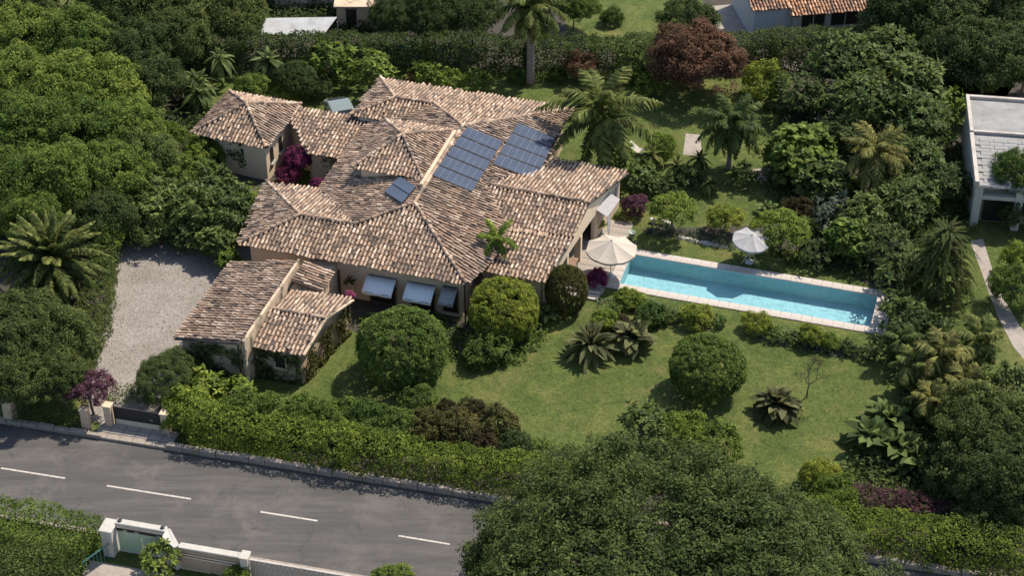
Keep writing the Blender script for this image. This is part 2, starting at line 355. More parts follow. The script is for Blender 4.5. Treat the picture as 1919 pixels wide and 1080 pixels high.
# stepped stone threshold in front of the gate
thr = tag(obj('threshold', MB().box(0, 4.6, .05, 1.5, 0, .12).me('threshold'), M['mortar']), kind='structure')
thr.location = rp(5.6, 0); thr.rotation_euler = kerb.rotation_euler
ps = MB().box(-.37, .37, -.22, .22, 0, .2).me('paving_stone', bevel=.02)
for i in range(6):
    for j in range(3):
        obj('paving_stone', ps, M['kerb'] if j == 0 else M['paving'], thr, loc=(.40+i*.765, .24+j*.47, random.uniform(-.03, .0)), scale=(1, 1, 1))
# near-side pavement strip of the road
nk = tag(obj('kerb', MB().box(-40, 130, -.25, 0, 0, .09).me('kerb'), M['kerb']), kind='structure')
nk.location = rp(0, -6.9); nk.rotation_euler = kerb.rotation_euler

# ------------------------------------------------------------------ pool
pool = thing('swimming_pool', 'long turquoise lap pool with pale stone edging in the lawn', 'swimming pool', uvw(0, 0), YAW)
b = MB(); D = -1.05
b.add([(PU0, PV0, 0), (PU1, PV0, 0), (PU1, PV1, 0), (PU0, PV1, 0), (PU0, PV0, D), (PU1, PV0, D), (PU1, PV1, D), (PU0, PV1, D)],
      [(4, 5, 6, 7), (0, 4, 7, 3), (1, 2, 6, 5), (0, 1, 5, 4), (3, 7, 6, 2)])
b.build('basin', M['pool_tile'], pool)
# finely rippled water surface
nx, ny = 220, 60
X, Y = np.meshgrid(np.linspace(PU0+.003, PU1-.003, nx), np.linspace(PV0+.003, PV1-.003, ny))
r = np.hypot(X-21.5, Y-7.7); Z = -.13+.010*np.sin(r*13)*np.exp(-(r-1.6)**2/1.6)+.004*np.sin(X*5+Y*3)+.004*np.sin(X*3.1-Y*6.3)
idx = (np.arange(ny-1)[:, None]*nx+np.arange(nx-1)[None]).ravel()
obj('water', mesh('water', np.stack([X, Y, Z], -1).reshape(-1, 3), np.stack([idx, idx+1, idx+nx+1, idx+nx], 1), True), M['water'], pool)
def stones(u0, u1, v0, v1, nu, nv, par, z0=.0, z1=.06, nm='coping_stone', mat='coping'):
    du, dv = (u1-u0)/nu, (v1-v0)/nv
    me_ = MB().box(-du/2+.006, du/2-.006, -dv/2+.006, dv/2-.006, z0, z1).me(nm, bevel=.012)
    for i in range(nu):
        for j in range(nv):
            obj(nm, me_, M[mat], par, loc=(u0+du*(i+.5), v0+dv*(j+.5), random.uniform(-.006, .006)))
MB().box(PU0-.64, PU1+.94, PV0-.64, PV0-.02, 0, .02).box(PU0-.64, PU1+.94, PV1+.02, PV1+.62, 0, .02).box(PU0-.64, PU0-.02, PV0, PV1, 0, .02).box(PU1+.02, PU1+.94, PV0, PV1, 0, .02).build('coping_bed', M['mortar'], pool)
stones(PU0-.66, PU1+.96, PV0-.64, PV0+.02, 27, 1, pool); stones(PU0-.66, PU1+.96, PV1-.02, PV1+.62, 27, 1, pool)
stones(PU0-.66, PU0+.02, PV0+.02, PV1-.02, 1, 5, pool); stones(PU1-.02, PU1+.96, PV0+.02, PV1-.02, 1, 5, pool)
# terrace between villa and pool
terr = tag(obj('terrace', MB().box(3.6, PU0-.68, 5.2, 13.4, 0, .03).me('terrace'), M['mortar']), kind='structure')
terr.location = uvw(0, 0); terr.rotation_euler = (0, 0, YAW)
stones(3.65, PU0-.70, 5.25, 13.35, 6, 12, terr, 0, .05, 'paving_stone', 'paving')
# pale stone step and edging strip at the terrace's near corner
st = thing('stone_step', 'pale stone step at the near corner of the pool terrace', 'step', uvw(0, 0), YAW)
MB().box(4.9, 7.1, 4.45, 4.95, 0, .12).build('tread', M['coping'], st, bevel=.02); MB().box(4.5, 7.1, 4.97, 5.18, 0, .22).build('riser', M['white_wall'], st, bevel=.02)
# ------------------------------------------------------------------ tiled roofs
def tile_me(w0=.068, w1=.085, ln=.48, lift=.035, seg=4, nm='roof_tile'):
    v = []
    for y, r, z in ((-ln/2, w0, 0.0), (ln/2, w1, lift)):
        for k in range(seg+1):
            a = math.pi*k/seg; v.append((r*math.cos(a), y, z+r*1.05*math.sin(a)-.012))
    # a lip under the lower end gives the tile its thickness
    for k in range(seg+1):
        a = math.pi*k/seg; v.append(((w1-.022)*math.cos(a), ln/2, lift+(w1-.022)*1.05*math.sin(a)-.012))
    n = seg+1
    f = [(k, k+1, n+k+1, n+k) for k in range(seg)]+[(n+k, n+k+1, 2*n+k+1, 2*n+k) for k in range(seg)]
    return np.array(v), f
TV, TF = tile_me(); RV, RF = tile_me(.10, .125, .48, .035, 4, 'ridge_tile')
def inpoly(x, y, P):
    c = False; j = len(P)-1
    for i in range(len(P)):
        xi, yi = P[i]; xj, yj = P[j]
        if (yi > y) != (yj > y) and x < (xj-xi)*(y-yi)/(yj-yi)+xi: c = not c
        j = i
    return c
def face_frame(poly):
    n = Vector((0, 0, 0))
    for i, p in enumerate(poly):
        q = poly[(i+1) % len(poly)]; n += Vector(((p.y-q.y)*(p.z+q.z), (p.z-q.z)*(p.x+q.x), (p.x-q.x)*(p.y+q.y)))
    n.normalize()
    if n.z < 0: n = -n
    d = Vector((0, 0, -1)); d = (d-n*d.dot(n)).normalized(); return n, d, d.cross(n)
def lay_tiles(poly, pitch=.252, course=.39):
    poly = [Vector(p) for p in poly]; n, d, a = face_frame(poly); o = poly[0]
    P2 = [((p-o).dot(a), (p-o).dot(d)) for p in poly]
    xs = [p[0] for p in P2]; ys = [p[1] for p in P2]; off = o.dot(a) % pitch; out = []
    i0 = math.floor(min(xs)/pitch)-1; top = max(ys)
    for i in range(i0, math.ceil(max(xs)/pitch)+2):
        x = i*pitch-off; jy = random.uniform(-.06, .06)
        for j in range(int((top-min(ys))/course)+2):
            y = top-.10-j*course+jy
            if inpoly(x, y, P2):
                rz = random.gauss(0, .055); ca, sa = math.cos(rz), math.sin(rz)
                A = a*ca+d*sa; Dd = d*ca-a*sa
                p = o+a*(x+random.gauss(0, .013))+d*y+n*(.012+random.gauss(0, .010))
                R = Matrix((A, Dd, n)).transposed().to_4x4(); R.translation = p; out.append(R)
    return out
def lay_ridge(p, q, step=.38, nrm=Vector((0, 0, 1))):
    p, q = Vector(p), Vector(q); L = (q-p).length; out = []
    lo, hi = (p, q) if p.z < q.z else (q, p); d = (lo-hi).normalized(); a = d.cross(nrm).normalized(); n = a.cross(d)
    k = int(L/step)
    for i in range(k):
        R = Matrix((a, d, n)).transposed().to_4x4()
        R.translation = hi+d*(i+.5)*L/k+n*(.055+random.gauss(0, .006))+a*random.gauss(0, .012); out.append(R)
    return out
def joined(Mx, Vt, Fc):
    R = np.array([[list(r) for r in m.to_3x3()] for m in Mx]); T = np.array([list(m.translation) for m in Mx])
    v = np.einsum('nij,kj->nki', R, Vt)+T[:, None]; k = len(Vt)
    f = (np.array(Fc)[None]+np.arange(len(Mx))[:, None, None]*k).reshape(-1, 4)
    return v.reshape(-1, 3), f
def roof(parent, faces, ridges, n_single, mat='tile', thick=.10, name='roof', cut=None):
    base = MB()
    for f in faces:
        p = [Vector(x)-Vector((0, 0, .02)) for x in f]; n, d, a = face_frame(p); base.slab(p, -n*thick)
    ro = base.build(name, M['tile_bed'], parent)
    T = [m for f in faces for m in lay_tiles(f)]
    W = parent.matrix_basis if parent.parent is None else parent.matrix_world
    Rz = Matrix.Translation(parent.location) @ parent.rotation_euler.to_matrix().to_4x4()
    cp = Vector((0, 0, CAM_H)); T.sort(key=lambda m: ((Rz @ m.translation)-cp).length)
    one = mesh('roof_tile', TV, TF); rid = mesh('ridge_tile', RV, RF)
    for m in T[:n_single]: obj('roof_tile', one, M['tile_one'], ro, matrix=m)
    if T[n_single:]:
        tag(obj('tile_courses', mesh('tile_courses', *joined(T[n_single:], TV, TF)), M[mat], ro), kind='stuff')
    for p, q in ridges:
        for m in lay_ridge(p, q): obj('ridge_tile', rid, M['tile_one'], ro, matrix=m)
    return ro
# ------------------------------------------------------------------ the villa (local x along its front, y away from the road)
villa = thing('villa', 'large single storey villa with rambling terracotta hip roofs and cream walls', 'house', uvw(0, 0), YAW)
A=(-14.5,-.02,3.0); B=(.1,-.02,3.0); Lap=(-11.5,2.75,3.9); Lr=(-7.9,2.75,3.9); Hf=(-4.8,5.0,4.63); Hr=(-4.8,14.6,4.63)
Lc=(-15.6,7.0,2.97); Le=(-12.0,7.1,2.94); E1=(.85,2.6,3.0); E2=(.85,6.4,3.02); E3=(.85,13.4,3.02); RR=(.9,21.4,3.05)
Pa=(-1.7,9.7,3.74); Pb=(5.2,9.4,3.74); Nl=(-13.2,15.9,3.3); Nr=(-13.1,21.6,3.1); Na=(-10.75,18,3.88); Nb=(-7.9,18,3.88); Nv=(-10.46,15.9,3.3)
Pk0=(.8,6.3,3.0); Pk1=(4.95,6.4,3.02); Pf0=(.75,2.3,2.42); Pf1=(4.35,2.3,2.42); Pr0=(.95,15.5,2.64); Pr1=(6.35,15.3,2.64)
Ka=(-7.7,11.1,5.5); K=[(-10.0,8.0,4.5),(-5.3,8.0,4.5),(-5.3,14.1,4.5),(-10.1,14.2,4.5)]
T=[(-22.8,11.3,2.9),(-17.35,11.0,2.9),(-17.2,16.9,2.9),(-22.6,17.1,2.9)]; Ta=(-19.95,14.05,4.1)
faces=[[A,Lap,Lr,Hf,B],[A,Lap,Lc],[Lap,Lc,Le,Lr],[Hf,Lr,Le,(-12.0,15.6,2.94),Nv,Nb,Hr],
       [Nl,Na,Nb,Nv],[Nl,Na,Nr],[Nr,Na,Nb,Hr,RR],[Hf,B,E1],[Hf,E1,E2,Pa,E3,RR,Hr],
       [Pa,Pb,Pk1,Pk0],[Pk0,Pk1,Pf1,Pf0],[Pa,Pb,Pr1,Pr0,(.9,13.4,3.02)],
       [K[0],K[1],Ka],[K[1],K[2],Ka],[K[2],K[3],Ka],[K[3],K[0],Ka],
       [T[0],T[1],Ta],[T[1],T[2],Ta],[T[2],T[3],Ta],[T[3],T[0],Ta],
       [(-17.3,16.4,2.98),(-17.3,15.0,2.81),(-14.8,11.85,2.42),(-11.7,11.85,2.42),(-11.7,16.4,2.98)]]
ridges=[(A,Lap),(Lap,Lr),(Lr,Hf),(Hf,B),(Hf,Hr),(Lap,Lc),(Na,Nl),(Na,Nr),(Na,Nb),(Nb,Hr),(Hr,RR),(Pa,Pb)]+[(Ka,k) for k in K]+[(Ta,k) for k in T]
vroof = roof(villa, faces, ridges, 300)
# walls: plastered masses under the roofs, set back from the eaves
def wall(poly, z1, mat='plaster', z0=0, nm='wall'): return MB().prism(poly, z0, z1).build(nm, M[mat], villa)
zf = [2.93, 2.93, 2.93, 2.93]
wall([(-14.0, .5), (-.3, .5), (-.3, 3.6), (-14.0, 3.6)], 2.93)
wall([(-14.8, 3.62), (-11.6, 3.62), (-11.6, 6.6), (-14.8, 6.6)], 2.86)
wall([(-11.58, 3.62), (.3, 3.62), (.3, 9.0), (-11.58, 9.0)], 2.86)
wall([(-11.55, 9.02), (.3, 9.02), (.3, 16.3), (-11.55, 16.3)], 2.86)
wall([(-12.7, 16.32), (.3, 16.32), (.3, 21.0), (-12.7, 21.0)], 2.95)
wall([(-12.7, 15.98), (-10.2, 15.98), (-10.2, 16.3), (-12.7, 16.3)], 3.24, 'grey_wall', 2.6)
wall([(-9.6, 8.4), (-5.7, 8.4), (-5.7, 13.8), (-9.6, 13.8)], 4.46, 'plaster_cream', 3.3)
wall([(-22.3, 11.8), (-17.55, 11.35), (-17.40, 16.6), (-22.2, 16.7)], 2.86, 'plaster_cream')
wall([(-17.6, 15.4), (-14.7, 12.3), (-11.7, 12.3), (-11.7, 16.2), (-17.6, 16.2)], [2.75, 2.36, 2.36, 2.8, 2.8])
# low parapet beside the ridge, and the rendered band under the pool gable
MB().prism([(-5.10, 6.8), (-4.88, 6.8), (-4.88, 13.6), (-5.10, 13.6)], 4.3, 4.9).build('parapet', M['plaster'], villa, bevel=.02)
gx = lambda v: 4.25+(v-2.4)*.125
def gable(pts, th=.22, mat='plaster_cream', nm='gable_wall'):
    return MB().slab([(gx(v), v, z) for v, z in pts], (-th, 0, 0)).build(nm, M[mat], villa)
gable([(2.7, 2.32), (2.7, .35), (3.25, .9), (4.0, 1.35), (5.2, 1.72), (6.4, 1.88), (7.6, 1.95), (9.7, 2.05), (10.2, 2.05), (12.2, 2.05), (15.0, 1.7), (15.0, 2.50), (9.5, 3.55), (6.4, 2.86)])
gable([(2.7, 0), (3.1, 0), (3.1, .72), (2.7, .345)]); gable([(10.6, 0), (15.0, 0), (15.0, 1.7), (12.2, 2.04), (10.6, 2.04)])
for v in (6.2, 8.4):
    MB().box(gx(v)-.42, gx(v)+.0, v-.2, v+.2, 0, 1.94).build('column', M['plaster_cream'], villa, bevel=.02)
MB().box(.32, 4.0, 2.62, 2.9, 0, 2.25).build('wall', M['plaster'], villa)
MB().box(.32, 5.6, 14.75, 15.0, 0, 2.4).build('wall', M['plaster'], villa)
MB().box(2.2, 2.4, 2.95, 14.7, 0, 2.3).build('back_wall', M['plaster'], villa)
for v in (4.0, 7.2, 9.4):
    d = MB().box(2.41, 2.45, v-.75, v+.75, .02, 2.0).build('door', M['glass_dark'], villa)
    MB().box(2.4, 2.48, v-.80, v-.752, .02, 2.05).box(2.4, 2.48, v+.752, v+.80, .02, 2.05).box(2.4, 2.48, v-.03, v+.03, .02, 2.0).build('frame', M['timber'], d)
# white canvas shade leaning from the gable to the ground
sh = MB()
sh.slab([(gx(10.8)+.02, 10.8, 2.35), (gx(13.0)+.02, 13.0, 2.35), (gx(13.0)+.75, 13.0, 1.95), (gx(10.8)+.75, 10.8, 1.95)], (0, 0, .03))
sh.slab([(gx(10.8)+.75, 10.8, 1.94), (gx(10.8)+.75, 11.6, 1.94), (gx(10.8)+.85, 11.2, .9), (gx(10.8)+.85, 10.9, .3)], (-.03, 0, 0))
sh.build('canvas_shade', M['fabric_grey'], villa)
for v in (13.7, 14.4): 
    MB().box(gx(v)+.002, gx(v)+.05, v-.25, v+.25, .9, 2.0).build('shutter', M['white_paint'], villa)
# gutters and fascias
gut = lambda p, q, r=.06: MB().tube([p, q], r, 6)
gut((-17.30, 11.05, 2.88), (-17.22, 15.0, 2.88), .085).build('gutter', M['black_metal'], villa)
MB().box(.12, .24, .3, 2.4, 2.55, 2.93).build('fascia', M['timber'], villa)
gut((.02, .02, 2.96), (.02, .02, .0), .05).build('downpipe', M['black_metal'], villa)
# tower windows: arched dark openings with pale sills, on the sunlit right-hand wall
for v in (12.2, 13.6):
    x = -17.55+(v-11.35)*.03
    pts = [(x+.01, v-.24, 1.05), (x+.01, v+.24, 1.05)]+[(x+.01, v+.24*math.cos(a), 2.0+.18*math.sin(a)) for a in (0, .6, 1.2, 1.9, 2.5, 3.14)]
    wn = MB().slab(pts, (.03, 0, 0)).build('window', M['dark_open'], villa)
    MB().box(x, x+.16, v-.33, v+.33, .93, 1.04).build('sill', M['white_paint'], wn)
# front openings in the shade under the awnings
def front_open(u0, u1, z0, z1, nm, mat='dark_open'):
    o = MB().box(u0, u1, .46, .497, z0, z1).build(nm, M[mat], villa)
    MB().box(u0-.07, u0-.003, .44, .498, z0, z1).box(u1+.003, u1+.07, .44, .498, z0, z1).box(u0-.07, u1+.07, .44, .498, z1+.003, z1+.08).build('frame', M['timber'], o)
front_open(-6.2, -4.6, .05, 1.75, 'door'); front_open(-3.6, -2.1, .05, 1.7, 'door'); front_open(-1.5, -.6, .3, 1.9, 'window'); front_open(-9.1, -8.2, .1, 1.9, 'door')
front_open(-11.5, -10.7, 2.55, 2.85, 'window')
# kitchen entrance under the tower
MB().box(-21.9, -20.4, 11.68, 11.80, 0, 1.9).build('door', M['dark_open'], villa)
# ------------------------------------------------------------------ awnings on the front wall
def awning(u0, u1, z, lab, out=1.0, drop=.55, mat='fabric_white'):
    a = thing('awning', lab, 'awning', uvw(0, 0), YAW, 'awnings on the front wall of the villa')
    n = 6; v = []; f = []
    for j, (y, zz) in enumerate(((.44, z), (.44-out*.5, z-drop*.42), (.44-out, z-drop), (.44-out, z-drop-.16))):
        for i in range(n+1):
            s = i/n; sag = .06*math.sin(s*math.pi*3)*(.3+j*.25) if j < 3 else .03*math.sin(s*9)
            v.append((u0+(u1-u0)*s, y, zz-sag-.05*math.sin(s*math.pi)))
    for j in range(3):
        for i in range(n): k = j*(n+1)+i; f.append((k, k+1, k+n+2, k+n+1))
    c = obj('cloth', mesh('cloth', v, f, True), M[mat], a); mo = c.modifiers.new('s', 'SOLIDIFY'); mo.thickness = .02
    MB().tube([(u0, .45, z), (u1, .45, z)], .03).tube([(u0, .44-out, z-drop-.03), (u1, .44-out, z-drop-.03)], .02).tube([(u0+.02, .47, z-.7), (u0+.02, .44-out, z-drop-.03)], .018).tube([(u1-.02, .47, z-.7), (u1-.02, .44-out, z-drop-.03)], .018).build('arm', M['black_metal'], a)
awning(-6.35, -4.45, 2.05, 'white canvas awning over the doorway nearest the garage')
awning(-3.75, -1.95, 2.05, 'white canvas awning in the middle of the shaded front wall')
awning(-1.5, -.55, 2.2, 'short cream awning at the roof corner, behind the yellow green bush', mat='fabric_grey')
# ------------------------------------------------------------------ solar panels
def hr(u): return 4.63-.285*(u+4.8)
def panel(c4, lab, grp, strips=6, stand=None):
    p = [Vector(x) for x in c4]; n = (p[1]-p[0]).cross(p[3]-p[0]).normalized()
    if n.z < 0: n = -n
    c = sum(p, Vector())/4; q = [x-c for x in p]
    t_ = thing('solar_panel', lab, 'solar panel', (villa.matrix_basis if False else uvw(c.x, c.y, c.z)), YAW, grp)
    MB().slab(q, -n*.06).build('frame', M['solar_frame'], t_)
    L = lambda s, t: (q[0]*(1-s)+q[1]*s)*(1-t)+(q[3]*(1-s)+q[2]*s)*t
    e = .035
    g = MB()
    for k in range(strips):
        s0 = k/strips+.003; s1 = (k+1)/strips-.003
        g.slab([L(s0, e)+n*.002, L(s1, e)+n*.002, L(s1, 1-e)+n*.002, L(s0, 1-e)+n*.002], n*.012)
    g.build('cell', M['solar'], t_)
    MB().slab([L(.004, e)+n*.001, L(.996, e)+n*.001, L(.996, 1-e)+n*.001, L(.004, 1-e)+n*.001], n*.007).build('backing', M['solar_line'], t_)
    return t_
def array(c4, rows, labs, grp, zoff=.17, strips=6):
    p = [Vector((u, v, hr(u)+zoff)) for u, v in c4]
    for r in range(rows):
        a, b_ = r/rows+.007, (r+1)/rows-.007
        panel([p[0].lerp(p[3], a), p[1].lerp(p[2], a), p[1].lerp(p[2], b_), p[0].lerp(p[3], b_)], labs[r], grp, strips)
o5 = ['topmost', 'second from the top', 'middle', 'second from the bottom', 'bottom']
array([(-4.45, 14.6), (-2.0, 14.55), (-2.1, 8.1), (-4.72, 8.1)], 5, [f'blue grey solar panel, {o} in the left array beside the parapet' for o in o5], 'solar panels on the right slope of the roof')
o4 = ['topmost', 'second from the top', 'third from the top', 'bottom']
array([(-1.75, 17.2), (.8, 17.3), (1.0, 11.9), (-1.85, 11.7)], 4, [f'blue grey solar panel, {o} in the right array by the palm' for o in o4], 'solar panels on the right slope of the roof')
sp = [Vector(x) for x in ((-6.84, 8.0, 4.42), (-5.25, 6.6, 4.80), (-5.5, 4.62, 4.74), (-7.2, 6.1, 4.32))]
for r, lab in ((0, 'small tilted solar panel, upper of the pair below the raised roof block'), (1, 'small tilted solar panel, lower of the pair below the raised roof block')):
    a, b_ = r/2+.01, (r+1)/2-.01
    pn = panel([sp[0].lerp(sp[3], a), sp[1].lerp(sp[2], a), sp[1].lerp(sp[2], b_), sp[0].lerp(sp[3], b_)], lab, 'small solar panels in front of the raised roof block', 5)
    fr_ = MB()
    for s in ((0, 3) if r == 0 else (2, 3)):
        P0 = sp[s].lerp(sum(sp, Vector())/4, .1)-Vector(((pn.location-ORG).dot(U), (pn.location-ORG).dot(V), pn.location.z))
        fr_.tube([P0-Vector((0, 0, .05)), P0-Vector((0, 0, .75))], .035, 5)
    fr_.build('stand', M['grey_wall'], pn)
# ------------------------------------------------------------------ garage with two lower roofs, in front of the villa
gar = thing('garage', 'low weathered garage with patched tile roofs and stained walls beside the gravel drive', 'outbuilding', uvw(0, 0), YAW)
GA=(-14.5,-9.25,2.5); GB=(-10.30,-9.45,3.25); GC=(-10.25,-1.1,3.25); GD=(-14.4,-1.2,2.5)
gS=[(-9.95,-8.6,2.42),(-6.95,-8.45,2.42),(-6.7,-5.65,3.0),(-9.95,-5.65,3.0)]
gR=[(-9.95,-5.65,3.0),(-6.7,-5.65,3.0),(-6.1,-2.75,2.45),(-9.95,-2.9,2.45)]
gT=[(-9.95,-2.7,3.05),(-9.95,-.6,3.05),(-8.1,-.6,2.6),(-8.1,-2.7,2.6)]
roof(gar, [[GA,GB,GC,GD], gS, gR, gT], [(gS[3], gS[2])], 300)
gw = lambda poly, z1, mat='plaster_stain', z0=0: MB().prism(poly, z0, z1).build('wall', M[mat], gar)
gw([(-14.2,-9.0),(-10.3,-9.2),(-10.25,-1.3),(-14.1,-1.4)], [2.42, 3.12, 3.12, 2.42])
gw([(-9.98,-8.3),(-7.2,-8.2),(-6.95,-5.65),(-9.98,-5.65)], [2.40, 2.40, 2.9, 2.9])
gw([(-9.98,-5.63),(-6.93,-5.63),(-6.4,-2.95),(-9.98,-3.0)], [2.9, 2.9, 2.42, 2.42])
gw([(-9.98,-2.95),(-8.3,-2.95),(-8.3,.48),(-9.98,.48)], 2.5, 'plaster')
MB().prism([(-10.29,-9.35),(-10.09,-9.35),(-10.09,-.9),(-10.24,-.9)], 0, [3.30, 3.30, 3.33, 3.33]).build('parapet', M['plaster_stain'], gar, bevel=.02)
MB().slab([(-6.95,-8.5,2.36),(-6.79,-8.5,2.36),(-6.54,-5.65,2.93),(-6.7,-5.65,2.93)], (0,0,.08)).slab([(-6.7,-5.64,2.93),(-6.54,-5.64,2.93),(-5.94,-2.75,2.38),(-6.1,-2.75,2.38)], (0,0,.08)).build('verge_coping', M['plaster_stain'], gar)
MB().tube([(-14.55,-9.3,2.44),(-10.35,-9.52,3.18)], .05).build('gutter', M['black_metal'], gar)
MB().tube([(-10.33,-9.68,3.3),(-10.33,-9.68,0)], .055).build('downpipe', M['black_metal'], gar)
gwn = MB().box(-8.75,-8.15,-8.33,-8.26,1.0,1.75).build('window', M['dark_open'], gar)
MB().box(-8.85,-8.05,-8.40,-8.27,.88,.985).box(-8.85,-8.765,-8.38,-8.262,1.0,1.75).box(-8.135,-8.05,-8.38,-8.262,1.0,1.75).build('frame', M['plaster_stain'], gwn)
# ------------------------------------------------------------------ foliage generators
def unit(a): return a/np.maximum(np.linalg.norm(a, axis=-1, keepdims=True), 1e-9)
def leaf_quads(P, Nn, D, L, Wd, fold=.18, droop=.12):
    """one four-cornered folded leaf per point"""
    Nn = unit(Nn); D = unit(D-Nn*np.sum(D*Nn, -1, keepdims=True)); S = np.cross(D, Nn)
    L = L[:, None]; Wd = Wd[:, None]
    m = P+D*L*.45
    v = np.stack([P, m+S*Wd*.5+Nn*fold*Wd, P+D*L-Nn*droop*L, m-S*Wd*.5+Nn*fold*Wd], 1)
    return v.reshape(-1, 3), np.arange(len(P)*4).reshape(-1, 4)
def leaf_long(P, Nn, D, L, Wd, droop=.35):
    """a bending pointed leaf of three quads per point"""
    Nn = unit(Nn); D = unit(D-Nn*np.sum(D*Nn, -1, keepdims=True)); S = np.cross(D, Nn)
    L = L[:, None]; Wd = Wd[:, None]; V_ = []
    for tt, ww in ((0, .25), (.3, .95), (.68, .85), (1.0, .06)):
        c = P+D*L*(tt-.18*droop*tt**2)-Nn*L*droop*tt**2
        V_ += [c+S*Wd*.5*ww+Nn*Wd*.12*ww, c-S*Wd*.5*ww+Nn*Wd*.12*ww]
    v = np.stack(V_, 1); k = np.arange(len(P))[:, None]*8
    f = np.concatenate([k+np.array([[a, a+1, a+3, a+2]]) for a in (0, 2, 4)], 0)
    return v.reshape(-1, 3), f
class LB:
    def __init__(s): s.v = []; s.f = []; s.n = 0
    def add(s, vf): v, f = vf; s.v.append(v); s.f.append(f+s.n); s.n += len(v); return s
    def me(s, name): return mesh(name, np.concatenate(s.v), np.concatenate(s.f))
def rdir(n): return unit(rng.normal(size=(n, 3)))
def lump(d, seed, k=5, f=2.4):
    r = np.random.default_rng(seed); o = 0
    for i in range(k):
        w_ = unit(r.normal(size=3))*f*(.7+.9*r.random()); o = o+np.sin(d@w_*1.6+r.random()*6.28)
    return o/k
def crown(name, R, nclump, cr, m, leaf, asp=.5, zmin=-.35, lumps=.22, inner=.25, seed=1, up=.8, kind='quad', droop=.35, tang=None):
    """a crown of leaf clumps spread through a lumpy ellipsoid; R = half axes"""
    R = np.asarray(R, float); d = rdir(nclump*4); d = d[d[:, 2] > zmin][:nclump]; n = len(d)
    rr = 1+lumps*lump(d, seed)*1.6
    sh = np.where(rng.random(n) < inner, .45+.35*rng.random(n), (.80+.27*rng.random(n)) if lumps > .1 else .93+.07*rng.random(n))
    C = d*(rr*sh)[:, None]*R; ax = unit(d/R)
    b = LB()
    if kind == 'quad':
        k = np.repeat(np.arange(n), m); q = rdir(len(k)); a = unit(ax[k]*.5+np.array([0, 0, .5]))
        q = unit(q+a*.55); cs = cr*(.65+.7*rng.random(n))[k]
        P = C[k]+q*(cs*(.45+.6*rng.random(len(k))))[:, None]
        Nn = unit(q*.9+a*up+rng.normal(size=q.shape)*.32); D = unit(rng.normal(size=q.shape)+q*.4-np.array([0, 0, .25]))
        L = leaf*(.65+.7*rng.random(len(k))); b.add(leaf_quads(P, Nn, D, L, L*asp))
    else:
        k = np.repeat(np.arange(n), m); a = unit(ax*.55+np.array([0, 0, .75])+rng.normal(size=(n, 3))*.28)[k]
        tq = unit(np.cross(a, rdir(len(k)))); el = np.radians(10+55*rng.random(len(k)))[:, None]
        D = tq*np.cos(el)+a*np.sin(el); Nn = a*np.cos(el)-tq*np.sin(el)
        P = C[k]+a*(cr*(rng.random(len(k))-.5))[:, None]; L = leaf*(.6+.6*rng.random(len(k)))
        b.add(leaf_long(P, Nn, D, L, L*asp, droop))
    return b.me(name)
def leaf_box(poly, w_, h, dens, leaf, asp=.55, wob=.26, b=None, z0=.0, seed=2, top=1.0):
    """clipped hedge along a polyline"""
    b = b or LB(); poly = [Vector(p) for p in poly]; s0 = 0
    for p, q in zip(poly[:-1], poly[1:]):
        L = (q-p).length; d = np.array((q-p).normalized()); nn = np.array([-d[1], d[0], 0]); p0 = np.array(p)*np.array([1, 1, 0])
        per = 2*h+w_*top; n = int(L*per*dens)
        s = rng.random(n)*L; u = rng.random(n)*per
        side = np.where(u < h, 0, np.where(u < 2*h, 1, 2))
        y = np.where(side == 0, -w_/2, np.where(side == 1, w_/2, (u-2*h)/max(w_*top, .01)*w_-w_/2))
        z = np.where(side == 0, u, np.where(side == 1, u-h, h))
        nrm = np.where((side == 0)[:, None], -nn, np.where((side == 1)[:, None], nn, np.array([0, 0, 1.])))
        # soften the top edges
        e = np.clip((z/h-.82)/.18, 0, 1); y = np.where(side < 2, y*(1-.22*e**2), y); z = np.where(side == 2, z-.16*h*np.abs(y/(w_/2))**4*.6, z)
        P = p0+d*s[:, None]+nn*y[:, None]; P[:, 2] = z+z0
        wv = wob*(np.sin((s+s0)*1.9+z*2.1)*.4+np.sin((s+s0)*4.7+y*3+seed)*.35+np.sin((s+s0)*.63+seed)*.6)+.10*rng.normal(size=n)
        P = P+nrm*wv[:, None]
        if True:  # ends
            ne = int(w_*h*dens)
            for e0, sg in ((0, -1), (L, 1)):
                Q = p0+d*e0+nn*((rng.random(ne)-.5)*w_)[:, None]; Q[:, 2] = rng.random(ne)*h+z0
                P = np.concatenate([P, Q+d*sg*.1*rng.normal(size=(ne, 1))]); nrm = np.concatenate([nrm, np.tile(d*sg, (ne, 1))])
        n = len(P); Nn = unit(nrm*.8+np.array([0, 0, .55])+rng.normal(size=(n, 3))*.45); D = rng.normal(size=(n, 3))-np.array([0, 0, .3])
        Lf = leaf*(.6+.8*rng.random(n)); b.add(leaf_quads(P, Nn, D, Lf, Lf*asp)); s0 += L
    return b
